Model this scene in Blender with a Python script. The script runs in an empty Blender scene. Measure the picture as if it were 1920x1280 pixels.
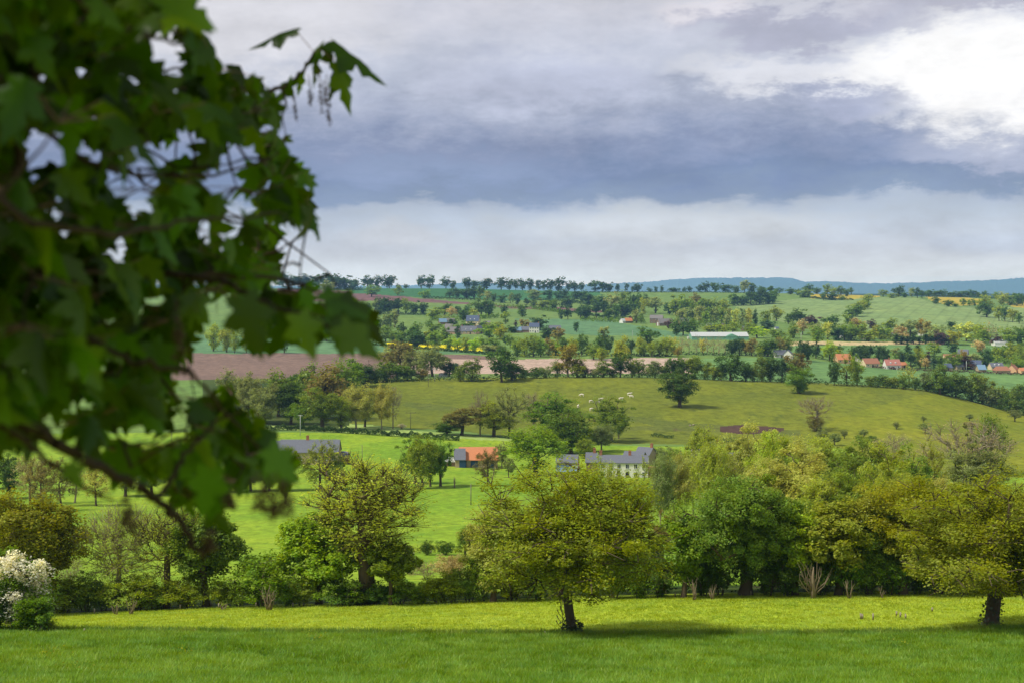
import bpy, math, random
import numpy as np
from mathutils import Vector, Matrix

F = 2667.0; CX = 960.0; HY = 545.0          # lens and horizon of the 1920 px wide photograph
rng = np.random.default_rng(7); random.seed(7)
scene = bpy.context.scene
COL = scene.collection

# ------------------------------------------------------------------ helpers
def srgb(r, g, b):
    f = lambda c: (c/255/12.92) if c/255 <= .04045 else ((c/255+.055)/1.055)**2.4
    return (f(r), f(g), f(b), 1.0)

def mesh_from(name, V, faces_list, mats=(), smooth=False, mat_idx=None):
    """V (n,3) array; faces_list: list of (m,k) index arrays."""
    me = bpy.data.meshes.new(name)
    V = np.asarray(V, dtype=np.float32)
    me.vertices.add(len(V)); me.vertices.foreach_set('co', V.ravel())
    idx = np.concatenate([f.ravel() for f in faces_list]).astype(np.int32)
    cnt = np.concatenate([np.full(len(f), f.shape[1], np.int32) for f in faces_list])
    st = np.concatenate([[0], np.cumsum(cnt)[:-1]]).astype(np.int32)
    me.loops.add(len(idx)); me.loops.foreach_set('vertex_index', idx)
    me.polygons.add(len(cnt)); me.polygons.foreach_set('loop_start', st); me.polygons.foreach_set('loop_total', cnt)
    if mat_idx is not None: me.polygons.foreach_set('material_index', np.asarray(mat_idx, np.int32))
    if smooth: me.polygons.foreach_set('use_smooth', np.ones(len(cnt), bool))
    for m in mats: me.materials.append(m)
    me.update(calc_edges=True)
    return me

def link(name, me, parent=None, kind=None):
    o = bpy.data.objects.new(name, me); COL.objects.link(o)
    if parent is not None: o.parent = parent
    if kind: o['kind'] = kind
    return o

def tag(o, label, cat, group=None):
    o['label'] = label; o['category'] = cat
    if group: o['group'] = group
    return o

class MB:
    """collects boxes / prisms / tubes into one mesh"""
    def __init__(s): s.v = []; s.f = []; s.n = 0
    def add(s, V, F_):
        s.v.append(np.asarray(V, float)); s.f += [tuple(i+s.n for i in f) for f in F_]; s.n += len(V)
    def box(s, x0, x1, y0, y1, z0, z1):
        s.add([(x0,y0,z0),(x1,y0,z0),(x1,y1,z0),(x0,y1,z0),(x0,y0,z1),(x1,y0,z1),(x1,y1,z1),(x0,y1,z1)],
              [(0,3,2,1),(4,5,6,7),(0,1,5,4),(1,2,6,5),(2,3,7,6),(3,0,4,7)])
    def prism(s, pts, y0, y1):          # pts: (x,z) outline anticlockwise, extruded along y
        n = len(pts)
        V = [(x,y0,z) for x,z in pts]+[(x,y1,z) for x,z in pts]
        s.add(V, [tuple(range(n)), tuple(range(2*n-1,n-1,-1))]+[(i,i+n,(i+1)%n+n,(i+1)%n) for i in range(n)])
    def tube(s, pts, rads, k=6):
        pts = [Vector(p) for p in pts]; V = []; Fc = []
        for i, p in enumerate(pts):
            d = (pts[min(i+1,len(pts)-1)]-pts[max(i-1,0)]).normalized()
            a = d.cross(Vector((0.31,0.95,0.1))).normalized(); b = d.cross(a)
            for j in range(k):
                t = 2*math.pi*j/k; V.append(p+(a*math.cos(t)+b*math.sin(t))*rads[i])
        for i in range(len(pts)-1):
            for j in range(k): Fc.append((i*k+j,i*k+(j+1)%k,(i+1)*k+(j+1)%k,(i+1)*k+j))
        Fc.append(tuple(range(k-1,-1,-1))); m = (len(pts)-1)*k; Fc.append(tuple(range(m,m+k)))
        s.add(V, Fc)
    def mesh(s, name, mat, smooth=False):
        me = bpy.data.meshes.new(name); me.from_pydata(np.concatenate(s.v).tolist(), [], s.f)
        me.materials.append(mat); me.update()
        if smooth: me.polygons.foreach_set('use_smooth', np.ones(len(me.polygons), bool))
        return me

def new_mat(name):
    m = bpy.data.materials.new(name); m.use_nodes = True
    nt = m.node_tree; nt.nodes.clear()
    out = nt.nodes.new('ShaderNodeOutputMaterial')
    return m, nt, out

class N:
    """thin wrapper to write node graphs as expressions"""
    def __init__(s, nt): s.nt = nt
    def node(s, t, **k):
        n = s.nt.nodes.new(t)
        for a, b in k.items(): setattr(n, a, b)
        return n
    def put(s, sock, v):
        if isinstance(v, bpy.types.NodeSocket): s.nt.links.new(v, sock)
        elif v is not None: sock.default_value = v
    def m(s, op, a, b=None, c=None, clamp=False):
        n = s.node('ShaderNodeMath', operation=op, use_clamp=clamp)
        s.put(n.inputs[0], a)
        if b is not None: s.put(n.inputs[1], b)
        if c is not None: s.put(n.inputs[2], c)
        return n.outputs[0]
    def mix(s, f, a, b, blend='MIX'):
        n = s.node('ShaderNodeMix', data_type='RGBA', blend_type=blend)
        s.put(n.inputs[0], f); s.put(n.inputs[6], a); s.put(n.inputs[7], b)
        return n.outputs[2]
    def noise(s, vec, scale, detail=3, rough=.55, dist=0.0):
        n = s.node('ShaderNodeTexNoise'); s.put(n.inputs['Vector'], vec)
        n.inputs['Scale'].default_value = scale; n.inputs['Detail'].default_value = detail
        n.inputs['Roughness'].default_value = rough; n.inputs['Distortion'].default_value = dist
        return n.outputs[0]
    def ss(s, x, a, b):
        n = s.node('ShaderNodeMapRange', interpolation_type='SMOOTHSTEP'); s.put(n.inputs[0], x)
        n.inputs[1].default_value = a; n.inputs[2].default_value = b
        return n.outputs[0]
    def mapv(s, vec, scale=(1,1,1), rot=(0,0,0), loc=(0,0,0)):
        n = s.node('ShaderNodeMapping'); s.put(n.inputs[0], vec)
        n.inputs[1].default_value = loc; n.inputs[2].default_value = rot; n.inputs[3].default_value = scale
        return n.outputs[0]

def ground_mat(name, c1, c2, c3=None, fine=1.0, mid=.06, big=.008, bump=.0, lines=None, line_rot=0, lo=.38, hi=.62):
    """soil / turf: patches at three scales in world metres, an optional set of drill rows or tramlines"""
    m, nt, out = new_mat(name); n = N(nt)
    pos = n.node('ShaderNodeNewGeometry').outputs['Position']
    a = n.ss(n.noise(pos, big, 3), lo, hi)
    b = n.ss(n.noise(n.mapv(pos, (1,.45,1)), mid, 4, .6), lo, hi)
    c = n.noise(n.mapv(pos, (1,.6,1)), fine, 4, .7)
    col = n.mix(n.m('ADD', n.m('MULTIPLY', a, .5), n.m('MULTIPLY', b, .5)), c1, c2)
    if c3: col = n.mix(n.ss(n.noise(n.mapv(pos,(1,.35,1)), mid*2.3, 5, .7), .55, .72), col, c3)
    v = n.m('ADD', n.m('MULTIPLY', c, 1.5), .25)
    if lines:
        w = n.node('ShaderNodeTexWave', wave_type='BANDS', bands_direction='X'); n.put(w.inputs[0], n.mapv(pos, (1,1,0), (0,0,line_rot)))
        w.inputs['Scale'].default_value = lines[0]; w.inputs['Distortion'].default_value = lines[2] if len(lines) > 2 else 1.0
        w.inputs['Detail Scale'].default_value = .05
        v = n.m('MULTIPLY', v, n.m('SUBTRACT', 1.0, n.m('MULTIPLY', n.ss(w.outputs[1], lines[3] if len(lines) > 3 else .75, 1.0), lines[1])))
    col = n.mix(1.0, col, n.node('ShaderNodeCombineColor').outputs[0], 'MULTIPLY')
    cc = col.node.inputs[7].links[0].from_node
    for i in range(3): n.put(cc.inputs[i], v)
    bs = n.node('ShaderNodeBsdfPrincipled'); n.put(bs.inputs['Base Color'], col)
    bs.inputs['Roughness'].default_value = 1; bs.inputs['Specular IOR Level'].default_value = .1
    if bump:
        bp = n.node('ShaderNodeBump'); bp.inputs['Strength'].default_value = bump; bp.inputs['Distance'].default_value = .4
        n.put(bp.inputs['Height'], n.noise(pos, .7, 5, .7)); n.put(bs.inputs['Normal'], bp.outputs[0])
    nt.links.new(bs.outputs[0], out.inputs[0])
    return m

def leaf_mat(name, var=.7, trans=.48, gloss=.015, color=None, rough=.45):
    m, nt, out = new_mat(name); n = N(nt)
    g = n.node('ShaderNodeNewGeometry')
    r = g.outputs['Random Per Island']
    base = color if color else n.node('ShaderNodeObjectInfo').outputs['Color']
    h = n.node('ShaderNodeHueSaturation'); n.put(h.inputs['Color'], base)
    pv = n.noise(n.node('ShaderNodeTexCoord').outputs['Object'], .45, 3, .6)
    n.put(h.inputs['Value'], n.m('MULTIPLY', n.m('ADD', n.m('MULTIPLY', r, var), 1-var/2), n.m('ADD', n.m('MULTIPLY', pv, 1.1), .45)))
    n.put(h.inputs['Saturation'], n.m('ADD', n.m('MULTIPLY', pv, -.5), 1.25))
    n.put(h.inputs['Hue'], n.m('ADD', n.m('ADD', n.m('MULTIPLY', n.m('FRACT', n.m('MULTIPLY', r, 17.3)), .035), n.m('MULTIPLY', pv, .05)), .4575))
    d = n.node('ShaderNodeBsdfDiffuse'); n.put(d.inputs[0], h.outputs[0])
    t = n.node('ShaderNodeBsdfTranslucent')
    n.put(t.inputs[0], n.mix(1.0, h.outputs[0], (1.25,1.15,.6,1), 'MULTIPLY'))
    s = n.node('ShaderNodeMixShader'); s.inputs[0].default_value = trans
    nt.links.new(d.outputs[0], s.inputs[1]); nt.links.new(t.outputs[0], s.inputs[2])
    gl = n.node('ShaderNodeBsdfGlossy'); gl.inputs['Roughness'].default_value = rough
    s2 = n.node('ShaderNodeMixShader'); s2.inputs[0].default_value = gloss
    nt.links.new(s.outputs[0], s2.inputs[1]); nt.links.new(gl.outputs[0], s2.inputs[2])
    nt.links.new(s2.outputs[0], out.inputs[0])
    return m

def plain_mat(name, col, rough=.8, var=.25, scale=1.5, spec=.3, stretch=(1,1,1)):
    m, nt, out = new_mat(name); n = N(nt)
    pos = n.node('ShaderNodeTexCoord').outputs['Object']
    f = n.noise(n.mapv(pos, stretch), scale, 5, .65)
    v = n.m('ADD', n.m('MULTIPLY', f, var*2), 1-var)
    cc = n.node('ShaderNodeCombineColor')
    for i in range(3): n.put(cc.inputs[i], v)
    bs = n.node('ShaderNodeBsdfPrincipled')
    n.put(bs.inputs['Base Color'], n.mix(1.0, col, cc.outputs[0], 'MULTIPLY'))
    bs.inputs['Roughness'].default_value = rough; bs.inputs['Specular IOR Level'].default_value = spec
    nt.links.new(bs.outputs[0], out.inputs[0])
    return m

# ------------------------------------------------------------------ terrain: valley, far slope, ridge
COLS = np.array([-700, 0, 480, 800, 1100, 1400, 1700, 1920, 2620], float)
KN = [
 (20,  [1438]*9), (45, [1321]*9), (70, [1280]*9),
 (108, [1183,1183,1187,1189,1190,1190,1187,1180,1175]),
 (140, [1160,1155,1138,1131,1122,1115,1112,1111,1105]),
 (160, [1130,1122,1107,1100,1095,1088,1085,1080,1075]),
 (210, [1070,1065,1055,1055,1050,1040,1035,1030,1030]),
 (300, [980,980,980,980,975,970,965,960,960]),
 (400, [915,915,912,910,912,912,908,900,890]),
 (480, [865,865,868,873,884,888,888,885,880]),
 (580, [815,815,812,818,836,840,844,850,850]),
 (640, [790,790,787,797,812,816,820,830,836]),
 (720, [760,760,752,764,767,772,778,802,830]),
 (800, [735,735,724,729,729,735,746,786,830]),
 (850, [722,722,712,710,707,715,728,776,815]),
 (900, [714,714,706,706,704,710,723,762,795]),
 (950, [704,704,699,699,698,703,716,746,768]),
 (1050,[684,684,682,684,683,686,703,716,724]),
 (1150,[666,666,662,668,668,669,694,699,702]),
 (1250,[648,648,648,656,656,658,677,682,684]),
 (1400,[628,628,629,640,639,638,652,656,656]),
 (1550,[612,612,615,622,625,624,633,635,635]),
 (1700,[600,600,601,608,612,612,619,621,621]),
 (2000,[582,582,583,588,594,597,598,604,604]),
 (2300,[562,562,564,571,578,580,574,584,588]),
 (2600,[550,550,553,556,563,562,560,571,576]),
 (2900,[540,540,541,541,547,549,556,560,566]),
 (3100,[542,542,543,543,549,551,557,561,567]),
 (3800,[552,552,552,552,554,556,560,562,566]),
 (7600,[551]*9)]
KD = np.log(np.array([k[0] for k in KN], float)); KT = np.array([k[1] for k in KN], float)
def pchip(x, y, xq):
    h = np.diff(x); dl = np.diff(y)/h; d = np.zeros_like(y)
    for i in range(1, len(x)-1):
        if dl[i-1]*dl[i] > 0:
            w1 = 2*h[i]+h[i-1]; w2 = h[i]+2*h[i-1]; d[i] = (w1+w2)/(w1/dl[i-1]+w2/dl[i])
    d[0] = dl[0]; d[-1] = dl[-1]
    k = np.clip(np.searchsorted(x, xq)-1, 0, len(x)-2); t = (xq-x[k])/h[k]
    return (1+2*t)*(1-t)**2*y[k]+t*(1-t)**2*h[k]*d[k]+t*t*(3-2*t)*y[k+1]+t*t*(t-1)*h[k]*d[k+1]
GD = np.linspace(math.log(20), math.log(7600), 1600)
GP = np.arange(-700, 2621, 20.0)
tmp = np.array([pchip(KD, KT[:, c], GD) for c in range(9)])             # 9 x 1600
GT = np.array([pchip(COLS, tmp[:, i], GP) for i in range(len(GD))])     # 1600 x P
# gentle natural undulation of the ground
def Yimg(px, d):
    px = np.clip(np.asarray(px, float), -700, 2619.9); ld = np.clip(np.log(np.maximum(d, 20)), GD[0], GD[-1]-1e-6)
    i = (ld-GD[0])/(GD[1]-GD[0]); j = (px+700)/20
    i0 = i.astype(int) if hasattr(i, 'astype') else int(i); j0 = j.astype(int) if hasattr(j, 'astype') else int(j)
    a = i-i0; b = j-j0; i1 = np.minimum(i0+1, len(GD)-1); j1 = np.minimum(j0+1, len(GP)-1)
    return (GT[i0,j0]*(1-b)+GT[i0,j1]*b)*(1-a)+(GT[i1,j0]*(1-b)+GT[i1,j1]*b)*a
def ground(px, d):
    Y = float(Yimg(np.array([px]), np.array([float(d)]))[0])
    return Vector(((px-CX)/F*d, d, (HY-Y)/F*d))
def find_d(px, y, lo, hi):
    ds = np.exp(np.linspace(math.log(lo), math.log(hi), 900)); Ys = Yimg(np.full(900, float(px)), ds)
    k = np.where(Ys <= y)[0]
    return float(ds[k[0]]) if len(k) else float(ds[np.argmin(Ys)])
def gz(x, y):                                                            # ground height at a world point
    y = np.asarray(y, float); x = np.asarray(x, float)
    return (HY-Yimg(CX+x/y*F, y))/F*y

def in_poly(poly, X, Y):
    r = np.zeros(X.shape, bool); n = len(poly)
    for i in range(n):
        x1, y1 = poly[i]; x2, y2 = poly[(i+1) % n]
        if y1 == y2: continue
        c = ((y1 > Y) != (y2 > Y)) & (X < (x2-x1)*(Y-y1)/(y2-y1)+x1)
        r ^= c
    return r

G = lambda r, g, b, k=1.0: tuple(c*k for c in srgb(r, g, b)[:3])+(1.0,)
MT = {
 'crop':   ground_mat('crop_soil', G(80,116,28), G(92,126,30), fine=3, mid=.3),
 'meadow': ground_mat('meadow_turf', G(152,172,42), G(168,182,50), G(130,156,42), fine=1.6, mid=.16, big=.03, bump=.4),
 'valley': ground_mat('valley_turf', G(116,150,38), G(146,168,44), G(94,132,38), fine=.5, mid=.09, big=.014, bump=.6),
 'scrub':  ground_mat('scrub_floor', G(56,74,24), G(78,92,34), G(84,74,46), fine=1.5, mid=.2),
 'pale':   ground_mat('pale_turf', G(150,172,86), G(160,178,96), fine=.4, mid=.06),
 'pasture':ground_mat('pasture_turf', G(102,112,34), G(122,128,36), G(88,98,34), fine=.25, mid=.045, big=.008, bump=.5),  # darker olive: cloud shade over the pasture put into the turf colour
 'yellow': ground_mat('sunlit_tint_turf', G(116,126,30), G(134,136,34), G(102,114,34), fine=.25, mid=.045, big=.01, bump=.5),  # yellower turf: sunlight on this side put into the colour
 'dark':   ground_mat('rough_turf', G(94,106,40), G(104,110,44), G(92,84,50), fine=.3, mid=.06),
 'mud':    ground_mat('mud', G(78,58,48), G(88,66,54), fine=.4, mid=.08),
 'plough': ground_mat('ploughed_soil', G(122,100,86), G(132,108,92), fine=.2, mid=.03, lines=(.12,.12,.3)),
 'plough2':ground_mat('far_ploughed_soil', G(118,86,80), G(126,92,84), fine=.1, mid=.02),
 'beige':  ground_mat('stubble', G(178,152,130), G(192,168,146), G(164,136,112), fine=.3, mid=.12),
 'teal':   ground_mat('young_wheat', G(94,130,84), G(102,136,88), fine=.1, mid=.02, big=.004, lines=(.025,.12,.5,.85), line_rot=1.2),
 'teal2':  ground_mat('green_wheat', G(102,136,74), G(112,144,78), fine=.1, mid=.02, big=.004, lines=(.02,.1,.5,.85), line_rot=1.0),
 'hill':   ground_mat('hill_wheat', G(126,148,84), G(138,156,88), fine=.06, mid=.012, big=.003, lines=(.016,.14,1.5,.88), line_rot=.35),
 'far':    ground_mat('far_turf', G(104,132,62), G(116,138,64), fine=.1, mid=.02, big=.004),
 'deep':   ground_mat('deep_green_wheat', G(62,108,60), G(70,116,64), fine=.1, mid=.02, big=.003),
 'rape':   ground_mat('rapeseed', G(220,205,20), G(236,216,24), fine=.4, mid=.05),
 'straw':  ground_mat('buttercup_turf', G(176,160,52), G(190,166,60), fine=.1, mid=.03),
 'wood':   ground_mat('wooded_slope', G(40,66,44), G(54,80,50), fine=.05, mid=.012, big=.004),
 'sand':   ground_mat('sandy_soil', G(192,172,118), G(200,178,128), fine=.2, mid=.03),
}
# (name, material, polygon in photo pixels on the ground, d range); the last that covers a cell wins
FIELDS = [
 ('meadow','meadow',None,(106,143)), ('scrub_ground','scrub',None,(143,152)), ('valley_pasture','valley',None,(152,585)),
 ('hay_field','pale',[(380,779),(480,784),(560,785),(700,798),(830,811),(965,822),(960,826),(850,822),(640,810),(480,803),(380,800)],(540,760)),
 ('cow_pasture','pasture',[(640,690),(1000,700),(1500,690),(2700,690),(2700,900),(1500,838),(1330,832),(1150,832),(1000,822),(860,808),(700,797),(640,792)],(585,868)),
 ('sunlit_tint_pasture','yellow',[(1555,790),(1620,766),(1720,742),(1760,735),(2700,760),(2700,960),(1880,905),(1600,850),(1540,820)],(430,862)),
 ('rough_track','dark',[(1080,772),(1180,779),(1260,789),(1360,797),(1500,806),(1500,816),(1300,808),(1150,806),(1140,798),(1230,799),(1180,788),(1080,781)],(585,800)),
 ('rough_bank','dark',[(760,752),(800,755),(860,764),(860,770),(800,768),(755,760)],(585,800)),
 ('mud_patch','mud',[(1350,799),(1395,796),(1470,801),(1466,808),(1390,814),(1352,809)],(585,800)),
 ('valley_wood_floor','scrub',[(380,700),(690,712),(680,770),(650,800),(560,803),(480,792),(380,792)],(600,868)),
 ('ploughed_field','plough',[(300,660),(660,662),(860,664),(930,668),(930,674),(745,672),(742,712),(300,720)],(868,1180)),
 ('stubble_field','beige',[(742,672),(930,674),(1300,670),(1300,700),(742,700)],(868,1180)),
 ('wheat_field','teal2',[(1300,672),(1480,669),(1640,687),(2620,704),(2620,830),(1700,740),(1300,716)],(868,1172)),
 ('teal_field','teal',[(200,628),(660,628),(740,656),(930,660),(930,664),(660,662),(200,662)],(1100,1500)),
 ('rapeseed_field','rape',[(725,642),(780,643),(860,648),(905,650),(905,658),(850,656),(725,649)],(1180,1500)),
 ('sandy_field','sand',[(1480,640),(1772,641),(1772,646),(1480,648)],(1250,1600)),
 ('back_wheat_field','teal2',[(1480,648),(1772,646),(1900,648),(1900,660),(1480,668)],(1190,1500)),
 ('slope_wheat_field','teal',[(965,597),(1040,599),(1130,600),(1200,612),(1300,628),(1270,632),(1110,628),(1030,626),(980,610)],(1350,2100)),
 ('upper_ploughed_field','plough2',[(520,540),(590,541),(700,551),(760,556),(870,568),(970,574),(1100,579),(1180,584),(1120,586),(980,579),(880,572),(760,565),(520,566)],(2000,2920)),
 ('hilltop_field','deep',[(660,530),(1110,536),(1130,552),(1040,564),(900,562),(760,556),(660,550)],(2250,3090)),
 ('hilltop_meadow','far',[(1130,540),(1460,545),(1420,560),(1380,574),(1240,562),(1130,556)],(2300,3090)),
 ('big_wheat_hill','hill',[(1375,574),(1440,566),(1500,560),(1580,563),(1640,557),(1715,559),(1780,574),(1840,576),(2620,590),(2620,616),(1700,624),(1560,614),(1440,600)],(1640,3000)),
 ('buttercup_field','straw',[(1520,545),(1640,548),(1650,556),(1590,562),(1520,560)],(2300,3090)),
 ('buttercup_slope','straw',[(1730,553),(1800,555),(1850,563),(1845,571),(1780,573),(1745,564)],(2300,3090)),
 ('buttercup_corner','straw',[(1880,566),(2300,568),(2300,582),(1900,577)],(2000,3000)),
 ('wooded_plain','wood',None,(3080,9000)),
]
def build_terrain():
    pxs = np.arange(-700, 2621, 5.0)
    ds = [20.0]
    for a, b in zip(KN[:-1], KN[1:]):
        n = int(max(4, min(60, max(abs(np.array(a[1])-np.array(b[1])))/1.3)))
        ds += list(np.exp(np.linspace(math.log(a[0]), math.log(b[0]), n+1))[1:])
    ds = np.array(ds); P_, D_ = np.meshgrid(pxs, ds)
    Y = Yimg(P_.ravel(), D_.ravel()).reshape(P_.shape)
    X = (P_-CX)/F*D_; Z = (HY-Y)/F*D_
    V = np.stack([X, D_, Z], -1).reshape(-1, 3)
    nr, nc = P_.shape
    idx = np.arange(nr*nc).reshape(nr, nc)
    quads = np.stack([idx[:-1,:-1], idx[:-1,1:], idx[1:,1:], idx[1:,:-1]], -1).reshape(-1, 4)
    pc = (P_[:-1,:-1]+2.5).ravel(); yc = ((Y[:-1,:-1]+Y[1:,1:])/2).ravel(); dc = ((D_[:-1,:-1]+D_[1:,1:])/2).ravel()
    wob = np.sin(pc*.11)*.4+np.sin(pc*.037+1)*.6
    lab = np.full(len(quads), -1); lab[dc < 106] = 100
    for i, (nm, mt, poly, (d0, d1)) in enumerate(FIELDS):
        m = (dc >= d0) & (dc < d1)
        if poly: m &= in_poly(poly, pc, yc+wob)
        lab[m] = i
    for l in np.unique(lab):
        q = quads[lab == l]; u, inv = np.unique(q, return_inverse=True)
        nm, mt = ('open_fields','far') if l == -1 else ('crop_field','crop') if l == 100 else FIELDS[l][:2]
        link(nm, mesh_from(nm, V[u], [inv.reshape(-1, 4)], [MT[mt]], True), kind='structure')
    # the bank the photographer stands on
    xs = np.linspace(-70, 70, 29); ys = np.linspace(-40, 20, 13)
    Xg, Yg = np.meshgrid(xs, ys); Zg = -1.7-.25*np.maximum(Yg, -12)
    idx = np.arange(Xg.size).reshape(Xg.shape)
    q = np.stack([idx[:-1,:-1], idx[:-1,1:], idx[1:,1:], idx[1:,:-1]], -1).reshape(-1, 4)
    link('bank', mesh_from('bank', np.stack([Xg,Yg,Zg],-1).reshape(-1,3), [q], [MT['meadow']], True), kind='structure')
build_terrain()

def build_far_hills():
    """the wooded hills on the horizon, each a real ridge kilometres away"""
    def hill(name, prof, d0, d1, dr, seed, fore=552):
        r = np.random.default_rng(seed); d0, d1, dr = d0*2.6, d1*2.6-2000, dr*2.6
        px = np.arange(prof[0][0], prof[-1][0]+.1, 1.5); top = np.interp(px, [p[0] for p in prof], [p[1] for p in prof])
        nz = np.interp(px, np.arange(px[0], px[-1]+4, 3.0), r.normal(0, .45, len(np.arange(px[0], px[-1]+4, 3.0))))
        nz2 = np.interp(px, np.arange(px[0], px[-1]+20, 14.0), r.normal(0, .5, len(np.arange(px[0], px[-1]+20, 14.0))))
        rows = 26; V = []
        for k in range(rows):
            t = k/(rows-1)
            if t <= .75: s = t/.75; d = d0+(dr-d0)*s; Y = fore+(top-fore)*(s*s*(3-2*s))
            else: s = (t-.75)/.25; d = dr+(d1-dr)*s; Y = top+(fore+2-top)*s*s
            Y = Y-(nz+nz2)*(1-abs(t-.75)/.75)*1.0-r.normal(0, .25, len(px))*(t > .1)
            V.append(np.stack([(px-CX)/F*d, np.full(len(px), d), (HY-Y)/F*d], -1))
        V = np.array(V).reshape(-1, 3); idx = np.arange(len(V)).reshape(rows, len(px))
        q = np.stack([idx[:-1,:-1], idx[:-1,1:], idx[1:,1:], idx[1:,:-1]], -1).reshape(-1, 4)
        link(name, mesh_from(name, V, [q], [MT['wood']], False), kind='structure')
    hill('hills', [(500,552),(640,541),(760,537),(840,533),(870,530),(905,529),(940,534),(1000,536),(1060,537),(1120,533),(1200,529),(1235,527),(1270,523.5),(1330,521.5),(1400,520.5),(1480,521),(1492,524),(1506,528),(1600,532),(1700,540),(1900,552)], 6200, 7500, 7000, 3)
    hill('hills', [(1350,552),(1450,538),(1520,528.5),(1560,527.5),(1620,531),(1670,532),(1740,529),(1800,527),(1860,525),(1920,521.5),(2100,518),(2400,530),(2600,552)], 5600, 6900, 6400, 5)
    hill('hills', [(-700,552),(-400,538),(0,536),(300,534),(600,538),(760,535),(1000,538),(1100,552)], 8200, 9500, 9000, 8)
build_far_hills()

# ------------------------------------------------------------------ vegetation
LEAF = leaf_mat('leaves')
BARK = plain_mat('bark', srgb(92,80,62), .95, .45, 4, .1, (1,1,.25))
BARKP = plain_mat('pale_bark', srgb(150,138,112), .95, .35, 4, .1, (1,1,.25))
IVY = leaf_mat('ivy_leaves', color=srgb(46,66,26), var=.7, trans=.15, gloss=.08)
FLOWER = leaf_mat('blossom', color=srgb(226,222,196), var=.25, trans=.3, gloss=.0)
MIST = leaf_mat('mistletoe_leaves', color=srgb(84,88,30), var=.6, trans=.2)

def unit(a): return a/np.maximum(np.linalg.norm(a, axis=-1, keepdims=True), 1e-9)

def leaf_cards(r, C, size, aspect=.55, up=.6, out=.5, centre=None, streak=None):
    """one small four-sided leaf at every point of C"""
    n = len(C)
    o = unit(C-centre) if centre is not None else np.zeros((n,3))
    nm = unit(o*out+np.array([0,0,up])+r.normal(0,.55,(n,3)))
    t = r.normal(0,1,(n,3))
    if streak is not None: t = t*.45+np.array(streak)
    t = unit(t-nm*np.sum(t*nm, -1, keepdims=True)); s = np.cross(nm, t)
    L = (size*r.uniform(.6,1.4,(n,1))); W = L*aspect
    V = np.stack([C-t*L*.5, C+s*W*.5+t*L*.05, C+t*L*.5, C-s*W*.5+t*L*.05], 1).reshape(-1,3)
    return V, np.arange(n*4).reshape(n,4)

def frusta(A, B, RA, RB, k=5):
    """tapered limbs from A to B"""
    d = unit(B-A); ref = np.where(np.abs(d[:, 2:3]) > .9, np.array([[1.,0,0]]), np.array([[0,0,1.]]))
    a = unit(np.cross(d, ref)); b = np.cross(d, a); n = len(A)
    ang = np.arange(k)*2*math.pi/k
    ring = a[:,None,:]*np.cos(ang)[None,:,None]+b[:,None,:]*np.sin(ang)[None,:,None]
    V = np.concatenate([A[:,None]+ring*RA[:,None,None], B[:,None]+ring*RB[:,None,None]], 1).reshape(-1,3)
    base = (np.arange(n)*2*k)[:,None]; j = np.arange(k)
    q = np.stack([base+j, base+(j+1)%k, base+k+(j+1)%k, base+k+j], -1).reshape(-1,4)
    return V, q

def grow(r, targets, trunk_pts, trunk_r, rmin=.015, expo=2.3, rise=.5, steps=3, wob=.06):
    """limbs that reach every target from the nearest suitable place on the wood grown so far"""
    nodes = [np.array(p, float) for p in trunk_pts]; par = [-1]+list(range(len(nodes)-1))
    ntr = len(nodes)
    ax = np.array(trunk_pts[-1])
    order = np.argsort([np.linalg.norm(t-ax)+r.uniform(0,.6) for t in targets]); tip = []
    for i in order:
        t = targets[i]; A = np.array(nodes); v = t-A; dist = np.linalg.norm(v, axis=1)
        cost = dist+rise*np.maximum(0, A[:,2]-t[2]+.35*np.linalg.norm(v[:,:2],axis=1))*1.2
        cost[0] += 50
        k = int(np.argmin(cost)); p = nodes[k]; last = k
        for s in range(1, steps+1):
            f = s/steps; q = p+(t-p)*f; q[2] += math.sin(f*math.pi)*dist[k]*.08
            if s < steps: q = q+r.normal(0, wob*dist[k]+.01, 3)
            nodes.append(q); par.append(last); last = len(nodes)-1
        tip.append(last)
    n = len(nodes); acc = np.zeros(n); kids = np.zeros(n, int)
    for p in par:
        if p >= 0: kids[p] += 1
    acc[kids == 0] = rmin**expo
    for i in range(n-1, 0, -1): acc[par[i]] += acc[i]
    R = acc**(1/expo); s = trunk_r/R[0]
    R = np.maximum(rmin, R*s) if s < 1 else np.where(np.arange(n) < ntr, R*s, R*(1+(s-1)*.5))
    A = np.array(nodes); idx = np.arange(1, n)
    RA = R[np.array(par)[1:]]; RB = R[1:]
    first = np.array([par[i] < ntr and i >= ntr for i in idx])
    RA = np.where(first, np.minimum(RA, RB*1.35), RA)
    if ntr > 2: RA[0] *= 1.35
    return A[np.array(par)[1:]], A[1:], RA, RB

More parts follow.
